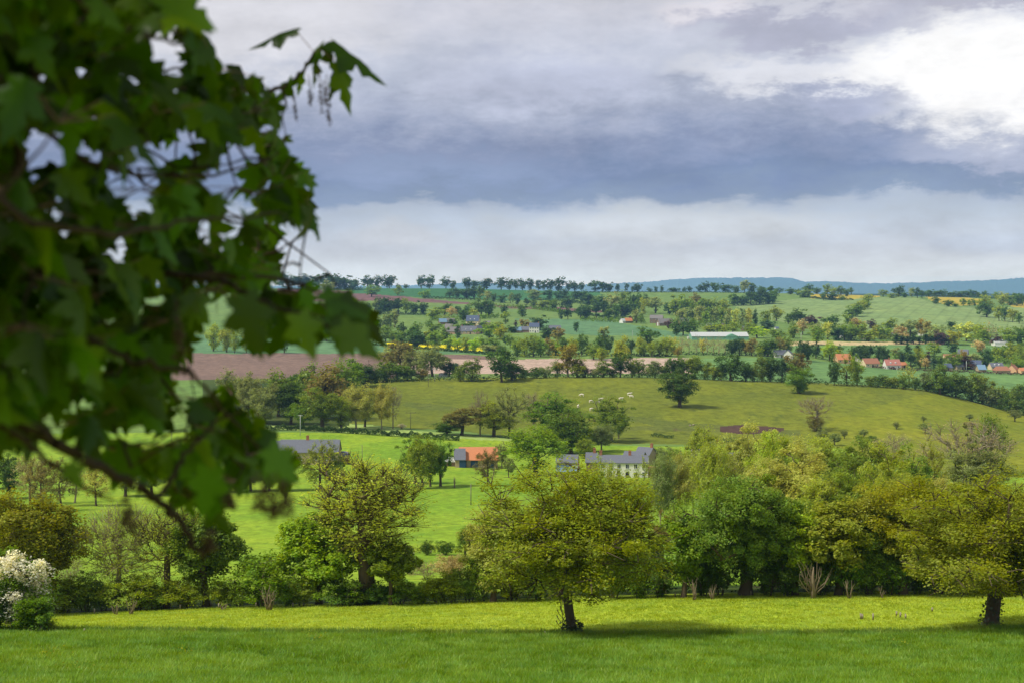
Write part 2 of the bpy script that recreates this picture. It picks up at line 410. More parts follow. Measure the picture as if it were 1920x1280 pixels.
def make_tree(name, seed, H=12., W=9., base=.22, trunk_r=.3, clumps=60, leaves=6000, leaf=.3, crad=.9, shell=2.2, flat=.85,
              lobes=.25, shape='round', streak=None, aspect=.55, up=.6, twigs=0, stems=1, wood='dark', ivy=0, lean=0., sym=1., leafless=False, rise=.5, core=0.0, bare=0):
    r = np.random.default_rng(seed)
    zc = H*(base+(1-base)*.5); rz = H*(1-base)*.5; rx = W*.5
    LD = unit(r.normal(0,1,(11,3))); LA = r.uniform(.4,1.0,11)
    T = []
    while len(T) < clumps:
        d = unit(r.normal(0,1,3)); rad = r.uniform(0,1)**(1/shell)
        lob = 1-lobes*.75+lobes*1.35*float(np.max(LA*np.clip(LD@d, 0, 1)**4))
        z = d[2]
        if shape == 'dome': k = 1.0 if z > 0 else (1-.55*z*z)
        elif shape == 'cone': k = 1-.42*(z+1)
        elif shape == 'egg': k = 1-.16*max(z,0) if z > -.3 else 1
        elif shape == 'bell': k = 1 if z < 0 else 1-.22*z
        elif shape == 'vase': k = .72+.33*z
        elif shape == 'column': k = 1
        else: k = 1
        k *= min(lob, 1.2)
        p = np.array([d[0]*rx*k*rad*.9, d[1]*rx*k*rad*.9, zc+z*rz*rad*(min(lob,1.08) if z > 0 else 1)*.95])
        if p[2] < H*base*.8: continue
        T.append(p+np.array([lean*p[2],0,0]))
    T = np.array(T)
    th = H*(base+.42*(1-base))
    if stems == 1:
        tz = np.linspace(0, th, 9); b = r.normal(0,.02*H,2)
        tp = [np.array([b[0]*math.sin(3*z/H)+lean*z, b[1]*math.sin(3*z/H), z]) for z in tz]
        A, B, RA, RB = grow(r, T, tp, trunk_r, rmin=.012*H/12*2, rise=rise)
    else:
        parts = []
        for s in range(stems):
            a = 6.28*s/stems+r.uniform(0,.8); o = np.array([math.cos(a), math.sin(a), 0])*W*.05
            sel = T[np.arange(len(T)) % stems == s]
            tp = [o+np.array([math.cos(a)*z*.25, math.sin(a)*z*.25, z]) for z in np.linspace(0, th*.7, 5)]
            parts.append(grow(r, sel, tp, trunk_r/math.sqrt(stems), rmin=.012, rise=rise))
        A, B, RA, RB = (np.concatenate([p[i] for p in parts]) for i in range(4))
    if twigs:                                                     # fine twigs around every limb end
        TA = np.repeat(T, twigs, 0); o = unit(TA-np.array([lean*zc,0,zc*.75]))
        dv = unit(o*1.0+r.normal(0,.55,TA.shape)+np.array([0,0,.5]) if streak is None else np.array(streak)+r.normal(0,.5,TA.shape)+o*.4)
        ln = crad*r.uniform(.6,1.6,(len(TA),1)); TB = TA+dv*ln
        A = np.concatenate([A, TA]); B = np.concatenate([B, TB]); w = .012*H/12
        RA = np.concatenate([RA, np.full(len(TA), w*1.6)]); RB = np.concatenate([RB, np.full(len(TA), w*.5)])
    if bare:                                                       # bare grey twigs showing between the leaves
        sel = r.choice(len(T), int(len(T)*.7)); TA2 = np.repeat(T[sel], bare, 0); o2 = unit(TA2-np.array([lean*zc,0,zc*.7]))
        TB2 = TA2+unit(o2+r.normal(0,.7,TA2.shape))*crad*r.uniform(.8,1.8,(len(TA2),1))
        A = np.concatenate([A, TA2]); B = np.concatenate([B, TB2]); RA = np.concatenate([RA, np.full(len(TA2), .035)]); RB = np.concatenate([RB, np.full(len(TA2), .012)])
    V, q = frusta(A, B, RA, RB, 6 if clumps > 120 else 5)
    bark = BARK if wood == 'dark' else BARKP
    wood_me = mesh_from(name+'_wood', V, [q], [bark], True)
    # leaves gathered round the limb ends (and the twigs)
    per = max(1, leaves//len(T))
    if twigs and leafless is False:
        k = r.integers(0, len(TA), leaves); C = TA[k]+(TB-TA)[k]*r.uniform(.1,1.05,(leaves,1))+r.normal(0,crad*.16,(leaves,3))
    else:
        cs = crad*r.uniform(.45,1.5,(len(T),1,1))
        g = r.normal(0,1,(len(T),per,3)); g = unit(g)*r.uniform(0,1,(len(T),per,1))**(1/2.4)
        g[...,2] *= flat
        C = (T[:,None,:]+g*cs).reshape(-1,3)
        if core:
            kk = int(len(C)*core); C[:kk] = np.array([lean*zc,0,zc])+unit(r.normal(0,1,(kk,3)))*r.uniform(0,.7,(kk,1))*np.array([rx,rx,rz])
    C = C[C[:,2] > .02]
    ctr = np.array([lean*zc,0,zc-.15*H])
    LV, LF = leaf_cards(r, C, leaf, aspect, up, .55, ctr, streak)
    crown_me = mesh_from(name+'_crown', LV, [LF], [LEAF])
    iv = None
    if ivy:
        sel = np.where((B[:,2] < H*ivy) & (RA > trunk_r*.35))[0]
        if len(sel):
            kk = r.choice(sel, int(700)); f = r.uniform(0,1,(700,1)); C2 = A[kk]+(B-A)[kk]*f
            C2 = C2+unit(r.normal(0,1,(700,3)))*(RA[kk][:,None]+r.uniform(.02,.22,(700,1)))
            iv = mesh_from(name+'_ivy', *(lambda v: (v[0],[v[1]]))(leaf_cards(r, C2, leaf*.9, .8, .2, .2)), [IVY])
    zs = np.percentile(C[:,2], 99.5) if not leafless else B[:,2].max(); xs = np.percentile(np.abs(C[:,0]-lean*C[:,2]), 97)*2
    return dict(wood=wood_me, crown=crown_me, ivy=iv, H=float(max(zs, B[:,2].max()*.97)), W=float(xs), one=None)

PROTO = {}
def proto(kind):
    if kind in PROTO: return PROTO[kind]
    k, lod, v = kind.split(':'); v = int(v); s = sum(map(ord, k))*7+v*13+len(lod)
    big = dict(n=dict(c=230, l=52000, s=.2), m=dict(c=95, l=13000, s=.30), f=dict(c=50, l=3600, s=.6), x=dict(c=28, l=900, s=1.15))[lod]
    c, l, sz = big['c'], big['l'], big['s']; cr = {'n':.62,'m':.95,'f':1.25,'x':1.5}[lod]
    K = dict(clumps=c, leaves=l, leaf=sz, crad=cr)
    if k == 'oak': K.update(W=10, base=.1, trunk_r=.36, shape='dome', lobes=.35, core=.12)
    elif k == 'dense': K.update(W=9, base=.04, trunk_r=.35, shape='dome', lobes=.2, core=.2, leaves=int(l*1.15))
    elif k == 'tall': K.update(W=7, base=.1, trunk_r=.28, lobes=.35, core=.05)
    elif k == 'open': K.update(W=9.5, base=.16, trunk_r=.3, lobes=.45, leaves=int(l*.85), crad=cr*.85)
    elif k == 'ash': K.update(W=8.5, base=.15, trunk_r=.24, lobes=.35, leaves=int(l*.6), leaf=sz*.8, twigs=5 if lod in 'nm' else 3, crad=1.1)
    elif k == 'bare': K.update(W=8, base=.22, trunk_r=.26, lobes=.3, leaves=int(l*.12), leaf=sz*.7, twigs=9 if lod in 'nm' else 6, crad=1.3, wood='pale')
    elif k == 'wisp': K.update(W=7.5, base=.15, trunk_r=.22, lobes=.4, leaves=int(l*1.5), leaf=sz*1.15, aspect=.34, twigs=5, crad=1.6, streak=(.75,.1,.75), wood='pale')
    elif k == 'willow': K.update(W=9, base=.08, trunk_r=.3, lobes=.3, leaves=int(l*1.4), leaf=sz*1.1, aspect=.36, streak=(.5,.1,.8), core=.1)
    elif k == 'poplar': K.update(W=2.6, base=.06, trunk_r=.2, shape='column', leaves=int(l*.7), leaf=sz*.9, aspect=.4, streak=(0,0,1), crad=cr*.6)
    elif k == 'conifer': K.update(W=5, base=.03, trunk_r=.2, shape='cone', leaves=int(l*.9), leaf=sz*.8, aspect=.4, crad=cr*.6, core=.2)
    elif k == 'shrub': K.update(H=4, W=5, base=.02, trunk_r=.1, shape='dome', stems=4, leaves=int(l*.5), leaf=sz*.55, crad=cr*.5, lobes=.3, core=.2)
    elif k == 'brush': K.update(H=4, W=5, base=.02, trunk_r=.1, stems=5, leaves=int(l*.12), leaf=sz*.5, twigs=7, crad=.7, lobes=.3, wood='pale')
    elif k == 'mop': K.update(W=5.5, base=.45, trunk_r=.3, shape='dome', lobes=.2)
    if lod in 'fx': K['base'] = K['base']*.35; K['crad'] *= 1.12
    p = make_tree(kind.replace(':','_'), s, **K)
    PROTO[kind] = p
    if lod in 'fx':       # too small in the photo to show parts: wood and leaves in one mesh
        w, cme = p['wood'], p['crown']
        def arr(me):
            V = np.empty(len(me.vertices)*3, np.float32); me.vertices.foreach_get('co', V)
            I = np.empty(len(me.loops), np.int32); me.loops.foreach_get('vertex_index', I)
            return V.reshape(-1,3), I.reshape(-1,4)
        V1, F1 = arr(w); V2, F2 = arr(cme)
        p['one'] = mesh_from(kind.replace(':','_'), np.concatenate([V1,V2]), [F1, F2+len(V1)], [w.materials[0], LEAF], False, np.r_[np.zeros(len(F1)), np.ones(len(F2))])
    return p

PAL = {  # leaf colours (what the leaf itself has)
 'green': (106,134,26), 'dark': (80,106,30), 'deep': (64,88,36), 'olive': (132,144,34), 'spring': (150,164,46), 'lime': (140,162,26), 'yellow': (132,138,22),
 'grey': (128,138,76), 'pale': (168,170,78), 'brown': (126,118,54), 'rust': (136,122,36), 'tan': (160,150,100), 'purple': (88,66,58), 'mid': (112,132,38), 'blue': (76,104,66)}
KINDW = {'oak':('oak_tree','broad tree'),'dense':('broadleaf_tree','rounded tree'),'tall':('broadleaf_tree','tall tree'),'open':('broadleaf_tree','loose tree'),
 'ash':('ash_tree','thin tree'),'bare':('bare_tree','bare tree'),'wisp':('willow_tree','wispy tree'),'willow':('willow_tree','feathery willow'),'poplar':('poplar_tree','narrow poplar'),
 'conifer':('conifer_tree','pointed conifer'),'shrub':('shrub','rounded shrub'),'brush':('shrub','twiggy shrub'),'mop':('pollard_tree','pollard tree')}
COLW = {'spring':'spring green','green':'green','dark':'dark green','deep':'blackish green','olive':'olive green','lime':'lime green','yellow':'golden green','grey':'grey green','pale':'pale green','brown':'brownish',
 'rust':'rusty','tan':'straw coloured','purple':'dark purple','mid':'mid green','blue':'bluish green'}
ORD = 'first second third fourth fifth sixth seventh eighth ninth tenth eleventh twelfth thirteenth fourteenth fifteenth sixteenth seventeenth eighteenth nineteenth twentieth'.split()
O9 = ORD[:9]
for t in 'twenty thirty forty fifty sixty'.split(): ORD += ([t[:-1]+'ieth'] if len(ORD) > 20 else [])+[t+'-'+o for o in O9]
NT = 0
def jitter(c, k=.12):
    RED = 1 if isinstance(c, str) else 0
    if not RED: k = .02
    c = PAL[c] if isinstance(c, str) else c
    v = srgb(*c); f = 1.3*(1+random.uniform(-k,k))
    return (v[0]*f*(1+random.uniform(-.08,.08)*RED), v[1]*f, v[2]*f, 1)

def put_tree(kind, px, ytop, w, label, group=None, d=None, ybase=None, rng_d=(100,3050), color='green', rot=None, lod=None, variant=None, sink=.0, own=None, grown=None):
    """kind of tree with its foot on the ground at depth d, its top at photo row ytop and w photo pixels wide"""
    global NT; NT += 1
    if d is None: d = find_d(px, ybase, *rng_d)
    g = ground(px, d); yb = HY-g.z/d*F
    h = max(3, (yb-ytop))*d/F; wm = w*d/F
    if lod is None: lod = 'm' if d < 640 else 'f' if d < 1250 else 'x'
    nv = {'m':4,'f':6,'x':7,'n':9}[lod]
    v = NT % nv if variant is None else variant
    p = grown or proto(f'{kind}:{lod}:{v}')
    nm, noun = KINDW[kind]; cat = 'shrub' if nm == 'shrub' else 'tree'
    col = jitter(color)
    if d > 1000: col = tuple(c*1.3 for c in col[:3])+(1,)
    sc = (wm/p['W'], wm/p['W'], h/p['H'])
    rz = random.uniform(0, 6.28) if rot is None else rot
    if kind in ('wisp','willow') and rot is None: rz = random.uniform(-.5,.5)
    if p['one'] is not None:
        o = link(nm, p['one'])
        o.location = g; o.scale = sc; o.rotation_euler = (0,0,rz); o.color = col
    else:
        o = bpy.data.objects.new(nm, None); COL.objects.link(o)
        o.location = g; o.scale = sc; o.rotation_euler = (0,0,rz)
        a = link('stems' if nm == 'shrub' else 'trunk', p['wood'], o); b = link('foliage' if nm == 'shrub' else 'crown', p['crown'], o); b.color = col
        if p['ivy']: link('ivy', p['ivy'], o)
    o.location.z -= sink
    tag(o, label, cat, group)
    return o

def row(where, group, items, d=None, rd=(600,3050), lod=None, segs=None):
    """items, left to right: (px, ytop, ybase, width, kind, colour). The label counts along the row."""
    items = sorted(items, key=lambda t: t[0]); cnt = {}
    for it in items:
        w_ = next((p for x, p in segs if it[0] < x), where) if segs else where
        i = cnt.get(w_, 0); cnt[w_] = i+1
        px, yt, yb, w, kind, c = it[:6]
        dd = d if yb is None else None
        noun = KINDW[kind][1]
        label = f"{COLW[c]} {noun}, {ORD[i]} from left {w_}"
        put_tree(kind, px, yt-(1.5 if yb and yb < 700 else 0), w*(1.12 if dd is None and yb > 700 else 1.16), label, group, d=dd, ybase=yb, rng_d=rd, color=c, lod=lod)

# ------------------------------------------------------------------ far trees, hedgerow by hedgerow
S = 'trees on the far ridge'
row('in the close skyline row over dark green field', S, [
 (541,513,542,38,'oak','deep'),(568,516,542,34,'dense','deep'),(594,519,542,30,'oak','blue'),(622,515,543,36,'dense','deep'),(646,519,543,34,'dense','deep'),(662,526,544,18,'tall','blue'),
 (690,518,537,19,'oak','deep'),(708,518,537,17,'oak','deep'),(730,517,537,17,'tall','deep'),(747,533,538,8,'shrub','deep'),(761,534,539,9,'shrub','deep'),
 (790,518,539,17,'oak','deep'),(805,517,539,18,'oak','deep'),(836,520,539,14,'oak','deep'),(849,528,539,13,'dense','deep'),(875,522,540,12,'tall','deep'),(889,528,540,15,'dense','blue'),
 (912,524,540,20,'dense','deep'),(940,522,541,20,'oak','deep'),(955,523,541,15,'oak','deep'),(967,526,542,9,'tall','deep'),(980,524,542,17,'oak','deep'),(994,524,542,14,'oak','deep'),
 (1009,527,543,8,'tall','deep'),(1020,526,543,11,'open','deep'),(1031,525,543,13,'oak','deep'),(1047,521,544,22,'oak','deep'),(1066,528,544,12,'oak','deep'),(1078,529,544,13,'oak','deep'),(1090,530,545,10,'open','deep')], d=2900, rd=(2600,2960), segs=[(680,'in the wood ending the skyline'),(905,'among the spaced out skyline trees')])
row('in the right part of the pale hilltop line', S, [
 (1115,528,546,20,'open','blue'),(1130,531,546,14,'dense','deep'),(1143,531,546,14,'dense','deep'),(1158,534,546,6,'tall','deep'),(1176,533,547,9,'open','deep'),(1187,538,547,6,'tall','deep'),
 (1196,533,547,12,'dense','deep'),(1218,540,547,8,'shrub','deep'),(1230,539,547,6,'tall','deep'),(1241,537,547,6,'tall','deep'),(1264,541,548,18,'shrub','deep'),(1282,540,548,8,'shrub','deep'),(1293,538,548,8,'oak','deep'),
 (1312,537,548,12,'open','deep'),(1323,530,548,18,'oak','deep'),(1342,532,548,18,'dense','dark'),(1360,533,548,18,'dense','dark'),(1380,537,549,15,'dense','dark'),(1396,527,549,16,'tall','grey'),(1410,533,549,16,'dense','dark'),(1428,538,550,14,'open','dark'),(1444,538,550,14,'dense','dark'),(1461,541,550,12,'open','dark')], d=2850, rd=(2550,2960), segs=[(1300,'in the gappy part of the pale hilltop line')])
row('on the ridge over the yellow slope', S, [
 (1482,541,552,14,'dense','dark'),(1496,543,554,12,'oak','dark'),(1509,543,558,22,'dense','mid'),(1516,534,552,16,'oak','dark'),(1532,541,551,11,'dense','dark'),(1544,550,563,13,'dense','dark'),(1551,534,552,14,'oak','mid'),(1561,550,563,18,'dense','dark'),(1563,539,553,14,'oak','mid'),(1577,538,555,14,'oak','dark'),(1579,556,563,11,'shrub','mid'),(1588,544,556,10,'oak','dark'),(1596,541,549,8,'dense','dark'),
 (1656,544,557,12,'open','mid'),(1672,551,559,18,'shrub','mid'),(1685,537,557,19,'oak','deep'),(1696,548,558,9,'dense','dark'),(1710,541,558,9,'tall','grey'),(1720,541,559,13,'open','deep'),(1729,547,560,12,'dense','dark'),
 (1741,546,555,14,'dense','dark'),(1754,545,555,14,'dense','dark'),(1768,544,555,13,'oak','dark'),(1784,548,556,16,'dense','dark'),(1802,548,556,16,'dense','dark'),(1819,545,557,15,'dense','dark'),(1834,550,558,14,'dense','mid'),(1847,547,559,11,'oak','dark'),(1867,549,561,12,'oak','mid'),(1879,549,572,18,'oak','olive'),(1894,553,572,20,'dense','mid'),(1907,552,574,16,'dense','dark'),(1917,553,572,12,'dense','dark')], d=2700, rd=(2100,3050), segs=[(1610,'on the ridge around the small yellow field'),(1735,'beside the big dark ridge oak')])
S2 = 'hedgerow trees across the upper slope'
row('in the hedge across the brown slope', S2, [
 (612,528,556,26,'oak','grey'),(697,536,557,26,'oak','green'),(746,538,554,15,'open','mid'),(797,545,560,18,'oak','green'),(843,544,559,14,'oak','deep'),(857,541,560,16,'oak','deep'),(875,542,560,20,'dense','deep'),(889,538,561,18,'dense','deep'),(900,537,562,18,'oak','dark'),(914,547,564,16,'open','grey'),
 (926,552,566,14,'dense','deep'),(941,553,568,14,'dense','dark'),(957,550,569,11,'open','grey'),(970,552,571,14,'oak','deep'),(988,561,575,12,'dense','deep'),(1001,564,577,14,'dense','dark'),(1019,562,580,24,'dense','mid'),(1038,563,584,22,'dense','dark'),(1062,556,584,19,'oak','deep')], d=2300, rd=(1900,2900))
row('lining the foot of the dark hilltop', S2, [
 (1002,545,562,24,'dense','grey'),(1030,545,563,18,'oak','deep'),(1046,547,564,14,'oak','blue'),(1058,543,564,18,'oak','deep'),(1078,548,566,18,'oak','deep'),(1091,546,566,18,'oak','deep'),(1104,549,572,18,'dense','deep'),
 (1117,558,576,14,'oak','dark'),(1130,555,577,16,'dense','dark'),(1152,550,584,26,'oak','grey'),(1170,546,580,16,'open','mid'),(1185,551,586,24,'dense','dark'),(1196,553,586,20,'dense','deep'),(1209,553,574,15,'oak','dark')], d=2250, rd=(1800,2900))
S3 = 'trees of the wooded fold in the slope'
row('in the poplar wood above the white shed', S3, [
 (1088,572,596,18,'oak','deep'),(1102,574,598,18,'oak','deep'),(1118,568,596,18,'dense','deep'),(1135,566,594,18,'dense','deep'),(1142,577,602,15,'dense','dark'),(1155,572,594,20,'dense','dark'),(1172,568,594,22,'dense','deep'),(1190,566,594,20,'dense','dark'),(1206,560,590,16,'oak','olive'),(1229,559,588,28,'dense','grey'),(1255,569,590,19,'dense','deep'),(1268,556,592,26,'dense','mid'),(1290,556,594,26,'dense','mid'),(1305,551,586,20,'open','brown'),(1322,562,590,24,'dense','mid'),(1338,560,590,20,'oak','mid'),(1356,561,588,20,'open','olive'),
 (1278,580,606,22,'dense','grey'),(1298,578,608,18,'tall','grey'),(1312,576,610,14,'tall','grey'),(1326,578,612,16,'tall','mid'),(1340,578,612,14,'tall','grey'),(1353,578,612,14,'tall','mid'),(1366,580,614,13,'tall','grey'),(1379,580,615,13,'tall','pale'),(1392,580,616,13,'tall','grey'),(1404,580,616,12,'tall','pale'),(1416,578,616,10,'conifer','deep')], d=1900, rd=(1500,2300), segs=[(1205,'in the wooded fold behind the red barn'),(1275,'in the wood above the tall stone house')])
row('in the copse above the pale wheat hill', S2, [
 (1377,553,573,20,'dense','dark'),(1394,556,573,16,'dense','deep'),(1408,549,572,22,'dense','deep'),(1424,543,571,22,'dense','deep'),(1440,543,570,24,'dense','dark'),(1452,545,566,16,'dense','dark')], d=2400, rd=(2000,2900))
row('in the hedge down the pale wheat hill', S2, [
 (1626,553,568,18,'dense','olive'),(1622,563,580,18,'dense','mid'),(1613,566,588,22,'dense','olive'),(1604,572,594,20,'dense','mid'),(1594,582,604,18,'dense','dark'),(1606,598,616,24,'dense','tan'),(1589,588,608,12,'dense','mid'),(1634,600,616,12,'dense','purple')], d=2000, rd=(1500,2800))
row('in the hedge flanking the wheat hill', S2, [
 (1755,559,570,14,'dense','dark'),(1779,564,575,13,'dense','dark'),(1791,569,575,11,'shrub','dark'),(1806,561,574,12,'oak','mid'),(1818,563,574,12,'oak','mid'),(1827,562,574,9,'oak','dark'),(1849,555,584,24,'oak','olive'),(1850,568,595,26,'oak','dark'),(1873,574,602,17,'open','olive'),(1884,573,603,14,'oak','dark'),(1899,580,604,15,'open','olive'),(1911,588,607,14,'oak','dark')], d=2200, rd=(1500,2900))
S4 = 'trees around the hamlet on the slope'
row('in the thick hedge above the hamlet', S4, [
 (690,570,590,14,'dense','deep'),(704,564,590,14,'open','grey'),(714,560,590,20,'dense','deep'),(730,561,590,20,'dense','deep'),(746,561,590,20,'dense','deep'),(761,561,589,16,'dense','mid'),(778,566,590,18,'dense','deep'),(793,569,590,16,'dense','deep'),(816,578,599,22,'dense','olive'),(833,570,591,22,'oak','dark'),(847,577,594,16,'open','tan'),(858,576,592,12,'dense','deep'),(869,583,601,20,'dense','dark'),(876,572,594,13,'oak','dark'),(888,580,592,14,'shrub','pale'),(902,561,592,24,'oak','dark'),(917,566,592,22,'dense','dark')], d=1950, rd=(1500,2400))
row('scattered on the meadow beyond the hamlet', S4, [
 (945,574,593,9,'dense','deep'),(947,586,608,14,'open','mid'),(979,573,595,15,'tall','dark'),(1012,593,619,24,'dense','deep'),(1052,580,599,11,'oak','deep'),(1065,577,599,12,'oak','deep'),(1081,605,623,9,'tall','deep'),(1096,576,599,20,'oak','deep'),(1183,594,605,10,'dense','purple'),(1193,582,606,16,'oak','grey'),(1202,589,607,10,'open','mid'),(1254,600,616,13,'oak','purple')], d=1850, rd=(1350,2300))
row('close beside the roofs of the hamlet', S4, [
 (836,591,606,22,'shrub','grey'),(806,602,614,16,'shrub','dark'),(848,600,614,16,'dense','deep'),(815,609,624,22,'dense','mid'),(858,611,634,10,'conifer','deep'),(872,605,620,20,'dense','dark'),(884,603,616,12,'oak','deep'),(905,604,616,12,'dense','dark'),(918,607,636,32,'oak','mid'),(934,604,618,16,'open','olive'),(939,612,638,22,'oak','yellow'),(948,630,646,12,'dense','dark'),(959,612,624,18,'dense','deep'),(967,602,616,6,'conifer','purple'),(979,600,620,20,'open','brown'),(992,604,618,16,'open','tan'),(1027,613,640,18,'dense','deep'),(1046,616,642,24,'oak','brown')], d=1560, rd=(1350,1900))
row('in the slim row beside the hamlet', 'slim poplars below the hamlet', [
 (676,592,616,7,'poplar','grey'),(686,590,616,7,'poplar','grey'),(696,594,616,7,'poplar','grey'),(704,594,616,8,'poplar','grey'),(713,593,616,8,'poplar','grey'),(722,592,616,9,'poplar','grey'),(731,586,616,11,'poplar','grey'),(740,582,614,13,'poplar','grey')], d=1620, rd=(1400,1900))
S5 = 'trees around the yellow rapeseed field'
row('in the belt behind the long stubble strip', S5, [
 (400,610,658,26,'oak','olive'),(425,612,660,26,'oak','olive'),(440,626,662,14,'open','olive'),(462,630,662,14,'open','olive'),(500,604,634,30,'oak','dark'),(533,628,662,16,'oak','dark'),(552,605,636,22,'oak','mid'),(570,606,636,22,'open','olive'),(590,606,638,24,'open','pale'),(612,610,640,24,'oak','dark'),(640,612,640,24,'oak','dark'),
 (672,612,640,26,'oak','mid'),(700,610,640,24,'oak','dark'),(723,612,641,24,'oak','mid'),(740,618,642,20,'dense','mid'),(753,606,640,14,'tall','deep'),(751,624,651,22,'dense','dark'),(775,606,646,24,'oak','dark'),(782,619,652,30,'dense','deep'),(803,622,652,16,'open','yellow'),(816,622,654,32,'oak','mid'),(835,616,646,22,'oak','dark'),(842,631,656,20,'oak','mid'),(859,636,658,20,'open','lime'),(875,634,660,20,'oak','olive'),(889,634,661,22,'oak','lime'),(905,632,656,16,'oak','mid'),(919,648,663,28,'dense','grey'),(927,631,656,20,'dense','mid'),(940,646,664,16,'dense','dark'),(957,628,652,14,'oak','mid'),
 (970,634,668,22,'oak','mid'),(983,632,669,22,'oak','olive'),(1000,630,669,26,'oak','mid'),(1014,632,669,20,'dense','mid'),(1029,636,666,24,'oak','brown'),(1042,640,666,20,'oak','lime'),(1056,634,664,20,'dense','dark')], d=1320, rd=(1100,1560), segs=[(665,'around the teal field behind the bough'),(880,'in the belt hiding the yellow rapeseed')])
row('in the belt before the pale meadow strip', S5, [
 (1074,634,668,20,'oak','olive'),(1090,628,666,22,'oak','dark'),(1104,642,666,16,'open','olive'),(1113,648,674,24,'oak','mid'),(1124,628,672,16,'dense','dark'),(1133,614,640,20,'open','grey'),(1139,630,668,18,'oak','deep'),(1128,654,676,20,'dense','olive'),(1164,631,690,26,'oak','yellow'),(1183,638,668,18,'open','deep'),(1202,634,667,20,'oak','olive'),(1214,614,645,34,'oak','dark'),(1207,644,668,18,'oak','mid'),(1222,642,669,20,'oak','olive'),(1236,640,668,18,'oak','mid'),(1250,633,668,30,'oak','olive'),(1271,650,669,14,'open','rust')], d=1250, rd=(1000,1480))
row('in the belt around the white bungalow', S5, [
 (1262,632,664,16,'ash','pale'),(1278,630,664,16,'bare','tan'),(1292,630,664,16,'bare','tan'),(1306,628,665,16,'bare','brown'),(1318,636,664,12,'open','pale'),(1326,631,665,16,'bare','tan'),(1338,632,665,14,'bare','brown'),(1348,630,666,14,'bare','tan'),(1360,636,665,16,'bare','tan'),(1372,635,666,20,'dense','deep'),(1386,634,666,18,'oak','deep'),(1398,638,666,18,'open','rust'),(1410,636,667,20,'open','brown'),(1424,648,668,14,'oak','olive'),(1434,650,666,18,'oak','yellow'),(1440,634,668,28,'dense','dark'),(1462,634,662,20,'oak','brown'),(1478,632,662,24,'oak','mid'),(1502,640,676,18,'dense','deep'),(1513,642,676,22,'dense','deep'),(1530,646,672,18,'oak','deep'),(1556,640,676,28,'oak','lime'),(1574,647,664,12,'dense','deep')], d=1190, rd=(1000,1400), segs=[(1405,'in the thin belt before the white shed')])
S6 = 'trees around the far end of the village'
row('around the white steep gabled house', S6, [
 (1268,600,629,20,'oak','dark'),(1281,598,629,22,'oak','deep'),(1294,600,630,22,'oak','dark'),(1330,612,624,22,'oak','olive'),(1345,610,624,22,'dense','dark'),(1356,610,625,26,'dense','olive'),(1374,605,624,22,'oak','mid'),(1405,608,626,20,'dense','mid'),(1420,614,634,28,'oak','lime'),(1436,585,614,18,'dense','mid'),(1440,602,620,20,'dense','blue'),(1456,576,602,22,'oak','yellow'),(1457,620,638,26,'dense','mid'),(1478,590,608,14,'open','dark'),(1487,612,634,24,'dense','mid'),(1500,580,608,28,'oak','dark'),(1505,600,628,26,'open','tan'),(1521,593,612,20,'dense','purple'),(1528,610,632,22,'open','grey'),(1531,614,646,30,'oak','mid'),(1552,606,636,24,'open','pale'),(1558,592,614,28,'oak','dark'),(1570,612,638,20,'dense','deep'),(1584,612,638,22,'oak','mid'),(1596,606,638,24,'dense','mid'),(1612,604,636,24,'oak','olive'),(1628,622,640,26,'dense','olive'),(1640,612,636,14,'oak','yellow'),(1650,616,636,16,'oak','dark'),(1667,598,622,22,'oak','mid'),(1662,614,636,22,'dense','mid'),(1690,612,640,24,'open','tan'),(1706,602,634,28,'open','grey'),(1727,600,632,20,'oak','rust'),(1742,604,636,20,'open','brown'),(1758,612,640,30,'dense','grey'),(1765,622,646,20,'dense','purple'),(1783,604,620,14,'tall','deep'),(1788,622,646,28,'oak','yellow'),(1812,606,640,28,'open','pale'),(1834,608,642,26,'open','olive'),(1856,604,644,22,'bare','tan'),(1846,620,646,24,'oak','mid'),(1869,628,648,14,'dense','purple'),(1894,618,648,28,'oak','mid'),(1912,616,648,24,'oak','dark')], d=1520, rd=(1330,2000), segs=[(1425,'around the long white farm shed'),(1545,'between wheat hill and sandy strip'),(1665,'at the foot of the dividing hill hedge')])
row('in the dark hedge behind the village', 'trees of the dark hedge row behind the village', [(1680+i*11, 628+(i*7 % 5), 645, 13, 'conifer', 'deep') for i in range(10)], d=1430, rd=(1300,1560))
row('near the right end of the village', 'trees in the village gardens', [
 (1598,652,672,14,'dense','dark'),(1614,648,676,18,'dense','deep'),(1628,644,678,16,'dense','deep'),(1648,648,680,18,'open','deep'),(1659,650,682,16,'dense','deep'),(1679,652,670,14,'open','grey'),(1692,658,684,16,'dense','deep'),(1702,645,670,12,'conifer','deep'),(1708,660,690,16,'conifer','deep'),(1720,648,666,12,'conifer','dark'),(1725,654,690,22,'oak','olive'),(1735,672,692,16,'open','tan'),(1740,660,690,12,'conifer','purple'),(1751,644,668,26,'oak','mid'),(1751,667,693,14,'conifer','blue'),(1764,668,694,10,'conifer','dark'),(1787,646,662,18,'dense','deep'),(1790,662,692,22,'dense','mid'),(1806,656,682,12,'oak','rust'),(1812,668,692,24,'conifer','purple'),(1826,660,690,20,'dense','grey'),(1836,640,660,24,'dense','tan'),(1849,654,690,20,'dense','deep'),(1862,650,676,18,'oak','dark'),(1870,652,680,18,'open','olive'),(1884,646,680,22,'oak','mid'),(1900,644,682,24,'oak','olive'),(1910,668,696,22,'dense','mid'),(1918,646,684,22,'oak','mid')], d=1230, rd=(1080,1420), segs=[(1700,'among the orange village roofs'),(1800,'among the conifers in mid village')])

